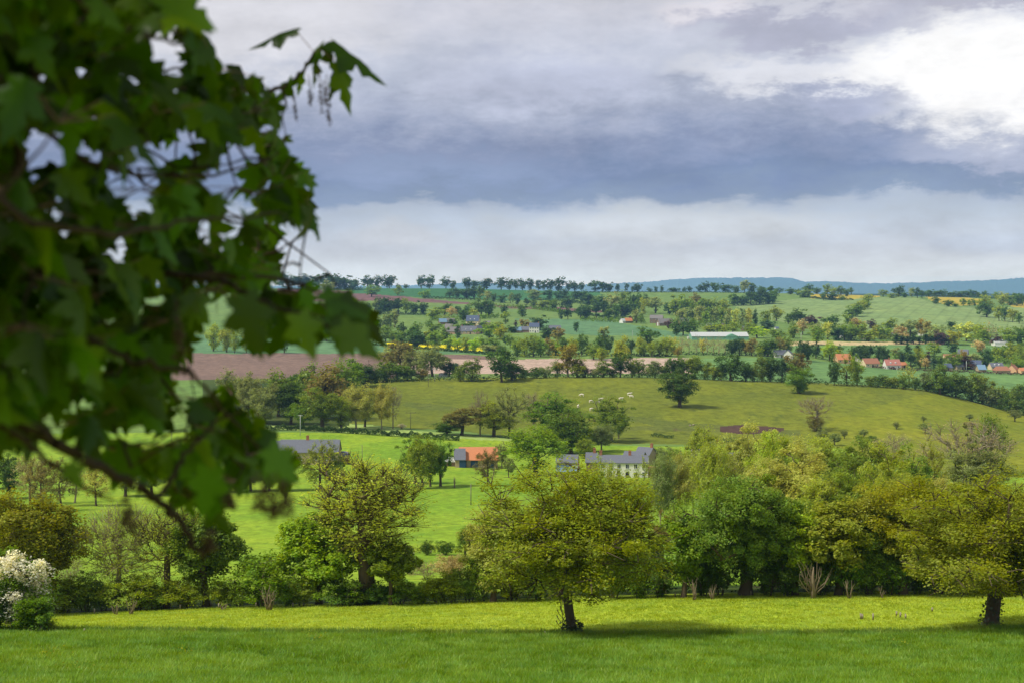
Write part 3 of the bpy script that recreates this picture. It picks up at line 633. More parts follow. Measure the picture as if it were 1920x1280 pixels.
# ------------------------------------------------------------------ hedge trees on the cow pasture's upper rim
S7 = 'trees along the rim of the cow pasture'
row('in the rim hedge curving down the slope', S7, [
 (862,686,714,24,'shrub','mid'),(885,671,714,36,'oak','mid'),(941,655,716,46,'oak','dark'),(960,676,712,34,'dense','dark'),(982,692,708,26,'shrub','dark'),(1004,688,708,26,'shrub','dark'),(1022,686,707,24,'shrub','grey'),(1045,676,706,26,'oak','mid'),(1065,646,707,40,'open','rust'),(1082,672,707,34,'oak','olive'),(1095,682,707,18,'dense','purple'),(1113,690,707,18,'shrub','grey'),(1131,676,707,26,'dense','mid'),(1148,690,707,16,'shrub','dark'),(1163,660,707,34,'oak','dark'),(1185,674,707,22,'oak','olive'),(1198,672,707,24,'oak','mid'),(1215,684,707,16,'open','grey'),(1228,676,708,22,'tall','grey'),(1247,682,708,22,'dense','mid'),(1262,672,709,24,'dense','dark'),(1280,667,709,26,'oak','mid'),(1302,667,710,28,'mop','olive'),(1322,678,711,24,'oak','mid'),(1339,682,712,22,'oak','olive'),(1352,682,713,20,'dense','mid'),(1371,664,714,46,'oak','dark'),(1398,676,714,20,'dense','dark'),(1412,684,714,20,'oak','olive'),(1428,668,715,28,'oak','mid'),(1444,661,715,36,'oak','dark'),(1466,672,716,26,'oak','deep'),(1494,662,716,42,'oak','brown'),
 (1564,668,722,18,'tall','dark'),(1588,661,722,30,'ash','olive'),(1607,668,722,28,'oak','lime'),(1632,704,724,28,'shrub','mid'),(1648,702,725,22,'shrub','dark'),(1662,704,726,22,'shrub','mid'),(1676,706,727,20,'shrub','olive'),(1693,703,729,24,'shrub','mid'),(1704,684,725,24,'ash','pale'),(1716,708,730,20,'shrub','dark'),(1737,692,733,22,'oak','grey'),(1738,710,733,20,'shrub','mid'),(1762,684,739,36,'oak','mid'),(1766,706,738,40,'dense','dark'),(1792,697,744,36,'dense','mid'),(1822,700,752,34,'dense','mid'),(1842,702,756,36,'dense','olive'),(1858,728,762,34,'shrub','grey'),(1876,724,766,30,'shrub','mid'),(1893,738,772,30,'shrub','dark'),(1908,722,776,30,'dense','mid'),(1926,714,780,34,'dense','dark')], d=850, rd=(700,880), segs=[(1000,'on the pasture rim left of the cows'),(1250,'on the pasture rim above the cows'),(1520,'on the pasture rim behind the lone oak')])
row('in the wood beside the cow pasture', 'trees of the wood beside the cow pasture', [
 (430,690,785,50,'wisp','grey'),(466,700,792,44,'willow','grey'),(497,712,795,44,'willow','grey'),(522,694,780,50,'oak','mid'),(545,716,795,46,'tall','dark'),(560,690,760,44,'oak','dark'),(585,682,770,60,'oak','mid'),(612,684,785,74,'oak','brown'),(604,726,806,84,'oak','mid'),(640,680,744,44,'oak','green'),(660,672,735,44,'dense','green'),(686,676,725,44,'dense','deep'),(640,745,805,50,'oak','olive'),(668,714,804,46,'wisp','pale'),(684,726,800,40,'tall','mid')], d=690, rd=(600,860))
row('in the thicket behind the hay field rim', 'trees of the thicket on the pasture rim', [
 (705,690,716,30,'dense','dark'),(722,678,714,40,'oak','green'),(745,680,713,40,'oak','green'),(764,690,712,28,'dense','dark'),(790,692,711,26,'oak','brown'),(730,648,700,40,'wisp','pale'),(752,640,702,44,'open','brown'),(776,652,704,36,'willow','grey'),(811,648,706,48,'willow','grey'),(842,672,706,18,'conifer','deep'),(852,680,705,14,'dense','blue')], d=880, rd=(780,960))
put_tree('dense',1274,691,66,'large rounded dark oak standing alone in the middle of the cow pasture',None,ybase=763,rng_d=(600,860),color='dark',lod='m',variant=1)
put_tree('dense',1498,684,44,'compact round oak at the pasture edge, one tree in front of the rim hedge',None,ybase=737,rng_d=(600,860),color='green',lod='m',variant=0)
put_tree('bare',1528,740,62,'brownish budding oak with shrubby base standing at the foot of the pasture',None,ybase=806,rng_d=(560,860),color='rust',lod='m',variant=1)
put_tree('shrub',1529,780,30,'brown round shrub wrapped round the foot of the budding oak',None,ybase=808,rng_d=(560,860),color='brown',lod='m')
# middle group below the cows
row('in the hollow just below the cows', 'trees in the hollow below the cows', [
 (838,790,814,44,'dense','dark'),(866,764,815,64,'open','brown'),(900,728,816,34,'bare','brown'),(926,752,818,60,'oak','olive'),(955,724,820,60,'ash','grey'),(1002,734,812,40,'bare','tan'),(1037,736,818,70,'dense','green'),(1069,767,850,84,'dense','mid'),(1004,798,890,98,'oak','lime'),(1097,822,858,30,'dense','olive'),(1128,792,846,40,'wisp','grey'),(1146,744,828,60,'oak','mid'),(1160,770,822,20,'tall','dark')], d=560, rd=(430,700), lod='m')
put_tree('oak',567,749,60,'bright green round oak at the top edge of the pale hay field',None,ybase=803,rng_d=(560,760),color='green',lod='m',variant=2)
put_tree('wisp',716,713,34,'slender wispy tree left of the bare trunk on the pasture foot',None,ybase=804,rng_d=(560,760),color='pale',lod='m')
put_tree('bare',737,722,32,'bare grey tree with broken crown standing beyond the hay field',None,ybase=803,rng_d=(560,760),color='tan',lod='m')
put_tree('shrub',753,794,14,'small white flowering bush near the foot of the bare tree',None,ybase=803,rng_d=(560,760),color=(222,218,196),lod='m')
row('among little fruit trees on the sunnier slope', 'small fruit trees on the flowery slope', [
 (1543,806,826,20,'open','grey'),(1565,812,834,20,'open','grey'),(1583,806,822,14,'open','grey'),(1612,814,832,20,'open','mid'),(1619,804,820,16,'open','grey'),(1635,816,830,16,'open','mid'),(1681,791,804,14,'open','grey'),(1731,778,792,10,'open','grey'),(1734,793,812,20,'open','grey'),(1818,776,788,12,'open','grey'),(1822,790,804,24,'open','tan'),(1860,786,806,26,'brush','mid'),(1903,768,790,22,'open','grey')], d=600, rd=(440,840), lod='m')

# ------------------------------------------------------------------ the valley: windblown poplars, farm trees
put_tree('oak',778,816,56,'left trunk of the clustered oaks between farm roofs and meadow pole',None,ybase=906,rng_d=(340,520),color='green',lod='m',variant=0)
put_tree('tall',791,818,50,'pale trunked oak standing frontmost in the cluster left of the orange roof',None,ybase=915,rng_d=(340,520),color='olive',lod='m')
put_tree('oak',807,828,44,'small oak squeezed in the middle of the cluster left of the orange roof',None,ybase=912,rng_d=(340,520),color='mid',lod='m')
put_tree('oak',826,818,56,'right hand oak of the cluster beside the dark barn door',None,ybase=911,rng_d=(340,520),color='green',lod='m',variant=2)
put_tree('ash',600,822,66,'nearly leafless oak in front of the grey roofed farm',None,ybase=917,rng_d=(340,520),color='olive',lod='m')
put_tree('oak',628,850,40,'leafy tree just behind the nearly leafless oak',None,ybase=918,rng_d=(340,520),color='mid',lod='m')
put_tree('oak',540,840,60,'yellowish oak partly hiding the grey roofed farm',None,ybase=920,rng_d=(340,520),color='yellow',lod='m')
put_tree('ash',914,840,44,'brownish budding tree in front of the orange roofed barn',None,ybase=910,rng_d=(340,520),color='brown',lod='m')
put_tree('open',954,858,20,'small apple tree on the lawn right of the orange roofed barn',None,ybase=895,rng_d=(340,520),color='grey',lod='m')
put_tree('open',941,832,26,'low grey apple tree by the end wall of the orange barn',None,ybase=878,rng_d=(340,560),color='grey',lod='m')
row('in the line across the far left meadow', 'thin trees on the far left meadow', [
 (16,850,934,60,'oak','dark'),(57,846,944,50,'ash','tan'),(80,852,958,52,'ash','brown'),(115,856,948,50,'ash','brown'),(140,872,942,40,'bare','brown'),(180,868,948,46,'ash','pale'),(235,850,930,50,'oak','olive'),(285,856,928,46,'oak','mid'),(330,846,926,50,'ash','pale'),(370,850,924,46,'oak','mid'),(430,850,922,50,'oak','dark'),(470,856,920,44,'oak','dark'),(505,846,920,44,'oak','mid')], d=380, rd=(320,520), lod='m')
row('in the valley belt before the bare tree', 'windblown poplars of the valley belt', [
 (1128,850,985,40,'ash','spring'),(1150,866,990,30,'ash','pale'),(1205,856,1010,42,'ash','spring'),(1238,850,1000,46,'wisp','grey'),(1262,846,985,50,'wisp','pale'),(1300,842,975,54,'wisp','pale'),(1332,830,990,60,'wisp','spring'),(1362,846,985,56,'wisp','pale'),(1322,800,862,62,'oak','olive'),(1345,826,880,34,'oak','rust'),(1392,806,960,76,'willow','pale'),(1420,798,950,70,'willow','pale'),(1450,812,975,72,'willow','spring'),(1486,820,965,76,'wisp','pale'),(1520,812,960,76,'wisp','spring'),(1552,836,960,66,'willow','olive'),(1500,840,1000,84,'willow','pale'),(1430,850,1000,84,'wisp','pale'),(1580,862,990,70,'willow','mid'),(1622,826,985,90,'willow','mid'),(1660,836,1000,70,'willow','spring'),(1606,880,1030,80,'willow','olive'),(1672,810,900,70,'bare','tan'),(1705,838,990,66,'dense','mid'),(1742,826,985,60,'ash','yellow'),(1545,882,1030,80,'wisp','spring'),(1640,900,1040,80,'wisp','olive'),(1700,880,1030,76,'wisp','olive'),(1750,890,1030,70,'wisp','pale')], d=330, rd=(230,440), lod='m', segs=[(1310,'in the valley belt beside the white farmhouse'),(1510,'in the valley belt behind the largest oak')])
put_tree('bare',1818,785,156,'big pale bare tree dotted with mistletoe rising above the belt',None,d=330,color='tan',lod='m',variant=0)
put_tree('willow',1832,838,120,'grey green willow with mistletoe under the big bare tree',None,d=315,color='grey',lod='m')
put_tree('shrub',1855,778,60,'dull green bush on the slope behind the big bare tree',None,d=470,color='mid',lod='m')
row('lining the field edges below the farms', 'bushes along the valley field edges', [
 (800,1012,1040,26,'shrub','dark'),(835,1014,1040,30,'shrub','dark'),(700,1018,1042,26,'shrub','brown'),(770,1046,1076,40,'brush','tan'),(800,1050,1085,50,'brush','brown'),(845,1040,1090,50,'shrub','tan'),(872,986,1044,26,'conifer','mid'),(888,984,1046,24,'conifer','mid'),(898,1050,1096,36,'shrub','olive'),(1245,836,866,44,'shrub','grey'),(1268,842,872,40,'shrub','mid'),(1225,840,862,30,'shrub','mid'),(130,1040,1090,60,'brush','brown'),(470,1040,1070,40,'shrub','dark')], d=210, rd=(160,520), lod='m')

# ------------------------------------------------------------------ the hedge line behind the meadow: larger trees, each grown on its own
def near_tree(name, kind, px, ytop, ybase, w, color, label, rd=(95,152), **k):
    d = find_d(px, ybase, *rd); h = (ybase-ytop)*d/F; W = w*d/F
    kw = dict(H=h, W=W, base=.2, trunk_r=h*.028, clumps=150, leaves=30000, leaf=.24, crad=h*.072, shape='dome', lobes=.35)
    kw.update(k); p = make_tree(name, len(label)*31+int(px), **kw)
    return put_tree(kind, px, ytop, w, label, None, d=d, color=color, grown=p, rot=0.0, lod='m')
near_tree('main_tree','open',1074,872,1190,292,'yellow','broad golden green tree with ivied trunk standing alone at the crop edge', base=.22, trunk_r=.24, clumps=280, leaves=115000, leaf=.15, crad=.9, lobes=.65, ivy=.1, core=.05, shape='egg', flat=.9, shell=1.7, bare=3)
near_tree('edge_tree','open',1858,886,1178,335,'yellow','leaning golden green tree with thick ivied trunk at the crop edge', base=.2, trunk_r=.34, clumps=280, leaves=115000, leaf=.15, crad=.9, lobes=.7, bare=3, ivy=.3, core=.07, shape='bell', flat=.85, lean=.05, shell=1.9)
near_tree('left_tree','dense',42,930,1152,190,'yellow','big golden green tree behind the white flowering hawthorn', base=.05, clumps=200, leaves=52000, leaf=.24, crad=.9, core=.15)
near_tree('ash_a','ash',218,940,1143,140,'spring','pale thin tree with light upright trunk next to the big golden tree', leaves=7000, leaf=.15, twigs=9, crad=1.3, wood='pale', base=.2, trunk_r=.22, rd=(95,156))
near_tree('ash_b','ash',312,928,1140,140,'olive','thin dark limbed tree between the pale ash and the ivied oak', leaves=6000, leaf=.16, twigs=7, crad=1.3, base=.28, trunk_r=.26, rd=(95,156))
near_tree('oak_c','oak',388,950,1136,120,'mid','leafy dark trunked oak under the end of the sycamore bough', leaves=30000, base=.2, rd=(95,156))
near_tree('oak_lime','oak',598,968,1132,140,'lime','bright lime green oak in the hedge line left of the tallest tree', leaves=42000, base=.16, core=.1, rd=(95,156))
near_tree('tall_ash','ash',690,850,1132,200,'spring','tallest pale green tree of the hedge line with forked thick trunk', leaves=15000, leaf=.18, twigs=10, crad=1.2, clumps=170, base=.26, trunk_r=.5, shape='vase', rd=(95,156), ivy=.2)
near_tree('rust_tree','open',732,1008,1134,86,'olive','small brownish olive tree with a thin trunk under the tallest tree', leaves=16000, clumps=90, base=.3, trunk_r=.16, rd=(95,156))
near_tree('pale_willow','willow',925,960,1128,110,'pale','pale willowy tree pressed against the lone golden tree', leaves=24000, leaf=.2, base=.1, streak=(.2,.1,.8), aspect=.4, rd=(95,158))
near_tree('white_tip','dense',1282,976,1120,92,'green','dark tree with silvery leaf tips between two bigger crowns', leaves=22000, clumps=110, base=.22, rd=(95,156))
near_tree('big_green','oak',1398,896,1115,215,'mid','largest deep green oak in the middle of the hedge line', leaves=80000, leaf=.19, clumps=260, base=.18, trunk_r=.5, core=.08, lobes=.5, rd=(95,152))
near_tree('bright_side','oak',1492,956,1116,90,'lime','bright green oak close behind the largest deep green oak', leaves=20000, clumps=100, base=.2, rd=(95,160))
near_tree('olive_a','open',1572,940,1115,130,'olive','olive green tree just past the dead pale snag', leaves=26000, base=.2, rd=(95,158))
near_tree('mid_b','oak',1632,950,1114,110,'mid','mid green tree between two olive crowns of the hedge line', leaves=26000, base=.15, rd=(95,158))
near_tree('olive_c','open',1692,906,1114,180,'yellow','golden olive tree with bare leaning trunk near the leaning ivied tree', leaves=56000, leaf=.18, clumps=190, base=.25, trunk_r=.32, lobes=.4, rd=(95,154))
near_tree('olive_d','oak',1800,930,1113,150,'olive','olive green oak behind the crown of the leaning ivied tree', leaves=30000, base=.12, rd=(95,154))
HAW = near_tree('hawthorn','shrub',28,1036,1183,112,(214,212,196),'white flowering hawthorn at the meadow corner', rd=(95,125), base=.03, stems=3, leaves=20000, leaf=.14, crad=.5, clumps=120, core=.05, lobes=.6)
hp = make_tree('hawthorn_leaves', 77, H=6.2, W=4.8, base=.03, trunk_r=.1, clumps=120, leaves=14000, leaf=.15, crad=.6, core=.2, shape='dome', stems=3, lobes=.6)
hl = link('leaves', hp['crown'], HAW); hl.color = jitter('green'); hl.scale = (1.02,1.02,.97)
near_tree('hawthorn_green','shrub',62,1118,1187,62,'green','low green bush at the foot of the white hawthorn', rd=(95,125), base=.03, stems=3, leaves=9000, leaf=.14, crad=.4, clumps=60, core=.2)
near_tree('hawthorn_dark','shrub',-8,1090,1186,50,'dark','dark bush pressed under the white hawthorn at the picture edge', rd=(95,125), base=.03, stems=3, leaves=9000, leaf=.14, crad=.4, clumps=60, core=.2)
near_tree('low_bramble','shrub',92,1160,1187,32,'olive','low bramble sprawling in front of the meadow corner', rd=(95,125), base=.03, stems=3, leaves=3000, leaf=.12, crad=.3, clumps=30)
sh = []
for i, (px, yt, yb, w, c) in enumerate([(118,1078,1148,70,'olive'),(160,1066,1146,60,'mid'),(195,1090,1144,50,'dark'),(255,1072,1143,70,'olive'),(290,1088,1141,56,'dark'),(345,1074,1139,70,'olive'),(420,1082,1137,50,'olive'),(448,1086,1137,44,'mid'),(496,1036,1136,84,'dark'),(540,1080,1136,40,'dark'),(566,1082,1135,46,'olive'),(640,1080,1134,56,'dark'),(672,1096,1133,50,'deep'),(706,1082,1133,46,'deep'),(750,1082,1131,56,'dark'),(786,1086,1130,60,'lime'),(822,1074,1129,50,'lime'),(850,1060,1128,44,'olive'),(880,1060,1127,50,'mid'),(905,1064,1127,50,'dark'),(960,1070,1125,60,'olive'),(1010,1074,1124,60,'dark'),(1150,1064,1121,60,'dark'),(1200,1060,1120,56,'dark'),(1238,1064,1119,50,'deep'),(1318,1056,1117,56,'deep'),(1350,1068,1116,50,'deep'),(1440,1050,1116,60,'deep'),(1482,1060,1116,54,'deep'),(1540,1050,1115,60,'deep'),(1590,1044,1115,60,'dark'),(1630,1050,1114,60,'dark'),(1668,1056,1114,56,'dark'),(1720,1048,1113,60,'deep'),(1760,1052,1113,60,'dark'),(1810,1050,1112,60,'deep'),(1860,1050,1112,60,'dark'),(1905,1050,1111,60,'dark')]):
    sh.append((px, yt-(22 if px > 900 else -6), yb, w*1.25, 'shrub', {'deep':'dark','dark':'green'}.get(c, c)))
row('under the hedge trees right of the stump', 'undergrowth bushes behind the sunlit meadow', sh, rd=(120,158), lod='m', segs=[(460,'under the thin trees by the hawthorn'),(900,'under the trees around the tallest tree'),(1520,'under the hedge trees behind the lone tree')])
# second rank just behind, closing the hedge line
row('in the second rank behind the hedge', 'second rank of the hedge line', [
 (1185,985,1104,70,'oak','mid'),(1250,960,1102,70,'open','brown'),(1330,950,1100,80,'oak','olive'),(1455,980,1100,70,'oak','mid'),(1535,970,1100,80,'open','mid'),(1600,985,1100,80,'oak','dark'),(1660,970,1100,80,'oak','mid'),(1750,960,1098,90,'oak','mid'),(1840,950,1096,90,'oak','olive'),(1905,940,1096,90,'open','olive'),(985,985,1104,80,'oak','olive')], rd=(146,176), lod='m')

WOOD_DEAD = plain_mat('weathered_wood', srgb(138,122,98), .9, .4, 6, .1, (1,1,.2))
def snag(px, ybase, ytop, w, n, label, rd=(95,150), seed=1, name='dead_tree', stump=True):
    r = np.random.default_rng(seed); d = find_d(px, ybase+(5 if ybase > 1000 else 0), *rd); g = ground(px, d); h = (ybase-ytop)*d/F; W = w*d/F
    mb = MB()
    if stump: mb.tube([(0,0,-.1),(.03,0,h*.25),(-.04,.02,h*.55),(.02,0,h*.82)], [.28,.2,.15,.04], 7)
    for i in range(n):
        a = r.uniform(0,6.28); sp = r.uniform(.25,1); e = Vector((math.cos(a)*W/2*sp, math.sin(a)*W/4*sp, h*r.uniform(.45,1)))
        s = Vector((r.normal(0,.12), r.normal(0,.1), r.uniform(0,.3)*h*stump)); mid = s.lerp(e,.55)+Vector((r.normal(0,.1),0,-.08*h*sp+r.normal(0,.05)))
        mid = mid+Vector((r.normal(0,.16*W/4), r.normal(0,.1), r.normal(0,.06*h))); q3 = mid.lerp(e,.5)+Vector((r.normal(0,.12*W/4), 0, r.normal(0,.05*h))); mb.tube([s, mid, q3, e], [.065,.045,.028,.01], 5)
        if r.uniform() < .6: mb.tube([mid, mid.lerp(e,.5)+Vector((r.normal(0,.3),0,r.uniform(.1,.4)))], [.035,.008], 4)
    o = link(name, mb.mesh(name, WOOD_DEAD, True)); o.location = g
    return tag(o, label, 'dead tree' if name == 'dead_tree' else 'branches')
snag(1525,1116,1044,80,16,'bleached dead stump with splayed broken limbs before the deep hedge trees',seed=2)
snag(1302,1119,1072,34,7,'pale broken sticks standing under the silvery tipped tree',seed=3,name='dead_branches',stump=False)
snag(1335,1118,1088,30,5,'short dead sticks beside the trunk of the largest green oak',seed=4,name='dead_branches',stump=False)
snag(504,1138,1084,44,14,'fan of dead pale sticks on the shrub left of the lime green oak',seed=5,name='dead_branches',stump=False)
snag(216,1147,1122,22,4,'forked dead stick at the foot of the pale thin ash',seed=6,name='dead_branches',stump=False)
snag(246,1146,1112,26,6,'grey broken sticks right of the pale thin ash trunk',seed=7,name='dead_branches',stump=False)
snag(1655,1115,1086,18,3,'leaning bare sapling under the olive crown',seed=8,name='dead_branches',stump=False)
snag(1592,1116,1072,26,5,'thin dead sapling right of the bleached stump',seed=9,name='dead_branches',stump=False)
snag(420,1138,1124,18,5,'little heap of broken wood at the meadow edge',seed=10,name='dead_branches',stump=False)
snag(852,914,889,10,3,'short broken dead trunk standing right of the clustered oaks',rd=(330,520),seed=11)

# bare sapling with knobbed twigs left of the main trunk
def sapling():
    d = find_d(1055, 1190, 95, 125); g = ground(1055, d); mb = MB(); k = d/F
    mb.tube([(0,0,0),(.02,0,1.0),(-.02,0,1.9)], [.04,.03,.015], 5)
    for a, z in [(-.5,.5),(.35,.8),(-.45,.9),(.3,1.15),(-.4,1.3),(.25,1.5),(-.2,1.6)]:
        mb.tube([(0,0,z),(a*.6,.05,z+.25),(a,0.05,z+.6)], [.025,.02,.045], 5)
    o = link('sapling', mb.mesh('sapling', BARK, True)); o.location = g
    tag(o, 'bare pollarded sapling right beside the ivied trunk of the lone tree', 'sapling')
sapling()

# hedges: clipped or rough lines of leaves
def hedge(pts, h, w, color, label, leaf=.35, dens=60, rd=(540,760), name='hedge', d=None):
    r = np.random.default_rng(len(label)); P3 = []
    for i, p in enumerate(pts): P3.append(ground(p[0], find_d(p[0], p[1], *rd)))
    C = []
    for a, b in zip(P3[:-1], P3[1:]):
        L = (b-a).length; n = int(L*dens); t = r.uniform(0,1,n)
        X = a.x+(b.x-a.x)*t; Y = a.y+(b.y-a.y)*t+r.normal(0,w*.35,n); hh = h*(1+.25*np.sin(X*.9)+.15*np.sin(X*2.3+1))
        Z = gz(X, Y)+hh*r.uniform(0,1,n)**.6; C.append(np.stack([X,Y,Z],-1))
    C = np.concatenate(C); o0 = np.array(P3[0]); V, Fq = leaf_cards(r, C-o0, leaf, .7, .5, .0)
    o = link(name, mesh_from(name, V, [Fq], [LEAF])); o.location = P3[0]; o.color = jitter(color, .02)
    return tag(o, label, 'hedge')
hedge([(478,807),(560,806),(640,811),(700,815),(760,819),(830,824),(862,826)], 2.1, 1.6, 'deep', 'clipped dark hedge along the lower side of the pale hay field', leaf=.45, dens=130)
hedge([(880,1120),(1000,1117),(1150,1113),(1290,1110),(1420,1107)], 4.6, 3, (40,58,26), 'dark tangled thicket beneath the largest deep green oak', leaf=.28, dens=260, rd=(130,165), name='thicket')
hedge([(1420,1107),(1560,1106),(1700,1105),(1830,1104),(1980,1103)], 4.8, 3, (40,58,26), 'dark tangled thicket behind the bleached stump and the leaning ivied tree', leaf=.28, dens=260, rd=(130,165), name='thicket')
hedge([(1220,818),(1264,822)], 1.5, 1.5, 'deep', 'short dark hedge on the lawn above the farmhouse', leaf=.4, dens=50)
hedge([(1355,828),(1385,830)], 1.5, 1.5, 'deep', 'short dark hedge behind the yellow oak by the ruined roof', leaf=.4, dens=50)
hedge([(690,718),(760,715),(860,713),(945,712),(1000,709),(1100,708),(1250,709),(1380,714),(1520,720),(1560,722)], 2.6, 2, 'deep', 'long low dark hedge on the rim above the cows', leaf=.7, dens=22, rd=(760,872))
hedge([(1560,722),(1640,726),(1700,729),(1760,738),(1840,756),(1920,779),(2000,800)], 3.2, 2.4, 'dark', 'thick dark hedge curving down beside the flowery pasture', leaf=.7, dens=26, rd=(640,866))
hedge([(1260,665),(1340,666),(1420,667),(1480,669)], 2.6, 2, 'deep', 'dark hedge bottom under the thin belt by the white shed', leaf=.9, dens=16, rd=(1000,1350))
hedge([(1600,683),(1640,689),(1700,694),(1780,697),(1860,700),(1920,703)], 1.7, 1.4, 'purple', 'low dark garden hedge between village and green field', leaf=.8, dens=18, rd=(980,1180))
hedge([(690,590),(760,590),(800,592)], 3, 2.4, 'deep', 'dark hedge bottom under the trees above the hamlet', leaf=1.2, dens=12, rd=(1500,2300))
hedge([(770,1036),(850,1036),(905,1034)], 1.0, .8, 'olive', 'low hedge across the near valley meadow', leaf=.3, dens=50, rd=(180,300))
hedge([(450,1058),(520,1060),(560,1058)], 1.2, 1, 'dark', 'dark field hedge left of the lime green oak', leaf=.3, dens=50, rd=(180,300))
hedge([(1790,885),(1860,892),(1960,896)], 1.0, .9, 'olive', 'thin hedge on the slope beyond the golden leaning tree', leaf=.35, dens=40, rd=(380,560))
for i, (pts, h, dd, c, lb) in enumerate([
 ([(1100,549),(1240,549),(1330,549),(1460,552)], 2.5, (2600,2960), 'deep', 'dark hedge on the skyline of the pale hilltop meadow'),
 ([(1735,557),(1800,558),(1870,562)], 4, (2300,2960), 'deep', 'dark hedge above the yellow buttercup slope'),
 ([(1000,578),(1060,585),(1120,594),(1200,604)], 3, (1700,2500), 'deep', 'dark hedge at the foot of the brown ploughed strip'),
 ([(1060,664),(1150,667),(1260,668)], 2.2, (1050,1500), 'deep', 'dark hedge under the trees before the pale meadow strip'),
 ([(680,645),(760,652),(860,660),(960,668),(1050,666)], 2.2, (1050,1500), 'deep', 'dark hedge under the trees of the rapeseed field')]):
    hedge(pts, h, 3, c, lb, leaf=1.4, dens=9, rd=dd)

for pts, h, dd, c, lb in [
 ([(806,602),(870,601),(935,596)], 5, (1500,2300), 'green', 'dark hedge just above the dormered cream house'),
 ([(880,574),(940,577),(1000,580),(1060,588)], 5, (1700,2600), 'green', 'bushy hedge along the lower edge of the brown strip'),
 ([(1088,602),(1140,604),(1210,606)], 5, (1500,2300), 'green', 'hedge on the slope beside the red roofed barn'),
 ([(1262,612),(1330,618),(1420,622)], 9, (1400,2000), 'mid', 'bushy wood edge above the long white shed'),
 ([(1480,612),(1540,616),(1600,618)], 6, (1450,2200), 'mid', 'bushy hedge at the foot of the pale wheat hill'),
 ([(1560,637),(1620,639),(1680,641)], 8, (1300,1800), 'mid', 'thick leafy hedge behind the sandy strip'),
 ([(1640,618),(1740,622),(1840,624),(1920,626)], 7, (1350,2000), 'mid', 'long leafy hedge around the white steep gabled house'),
 ([(1500,668),(1560,674),(1600,678)], 5, (1050,1400), 'green', 'garden hedge between the white bungalow and the orange roofed house'),
 ([(1640,672),(1720,676),(1800,680),(1920,684)], 6, (1080,1400), 'green', 'mixed garden greenery behind the village roofs'),
 ([(800,560),(850,562),(900,564)], 4, (2000,2900), 'deep', 'dark hedge left of the trees on the brown slope'),
 ([(1000,563),(1060,566),(1120,574)], 5, (1900,2900), 'deep', 'dark hedge under the trees below the dark hilltop'),
 ([(1370,574),(1410,573),(1450,569)], 7, (1900,2900), 'deep', 'dark undergrowth of the copse above the pale wheat hill'),
 ([(1500,556),(1560,563),(1600,563)], 3, (2000,3000), 'deep', 'dark hedge below the yellow ridge field'),
 ([(430,632),(540,634),(660,640)], 5, (1250,1700), 'mid', 'leafy hedge at the back of the teal field'),
 ([(530,544),(600,544),(680,543)], 5, (2500,2960), 'deep', 'dark wood edge at the end of the skyline'),
 ([(820,616),(880,620),(960,622)], 5, (1400,1900), 'green', 'green garden hedge between the hamlet roofs')]:
    hedge(pts, h, 6, c, lb, leaf=1.5, dens=12, rd=dd)

# mistletoe balls in the big bare tree and the windblown belt
def mistletoe():
    r = np.random.default_rng(5)
    n = 90; g = unit(r.normal(0,1,(n,3)))*r.uniform(.2,1,(n,1))**.5*.5
    me = mesh_from('mistletoe', *(lambda v: (v[0],[v[1]]))(leaf_cards(r, g, .3, .45, .3, .8, np.zeros(3))), [MIST])
    spots = [(1803,796,330),(1806,812,330),(1812,822,330),(1800,832,330),(1797,846,330),(1783,842,330),(1770,828,330),(1838,834,330),(1852,838,330),(1815,858,330),(1848,860,330),(1790,864,330),
     (1165,896,312),(1217,915,305),(1232,906,308),(1150,905,310),(1490,862,330),(1522,870,330),(1510,856,330),(1548,878,320),(1575,905,320),(1578,920,320),(1600,896,320),(1606,890,320),(1560,925,320),(1480,940,310),(1465,946,310),(1690,880,330),(1705,870,330),(1728,886,330),(1700,896,330),(1540,935,320),(1400,868,330),(1418,858,330),(1440,870,330)]
    for i, (px, py, d) in enumerate(spots):
        o = link('mistletoe', me); o.location = ((px-CX)/F*d, d-2.5, (HY-py)/F*d); s = r.uniform(.8,1.35); o.scale = (s,s,s); o.rotation_euler = (0,0,r.uniform(0,6))
        big = px > 1765; west = px < 1300
        tag(o, 'dark mistletoe ball in the big pale bare tree' if big else 'dark mistletoe ball in the poplars near the white farmhouse' if west else 'dark mistletoe ball high in the windblown valley belt', 'mistletoe', 'mistletoe in the bare tree' if big else 'mistletoe by the farmhouse' if west else 'mistletoe in the windblown belt')
mistletoe()

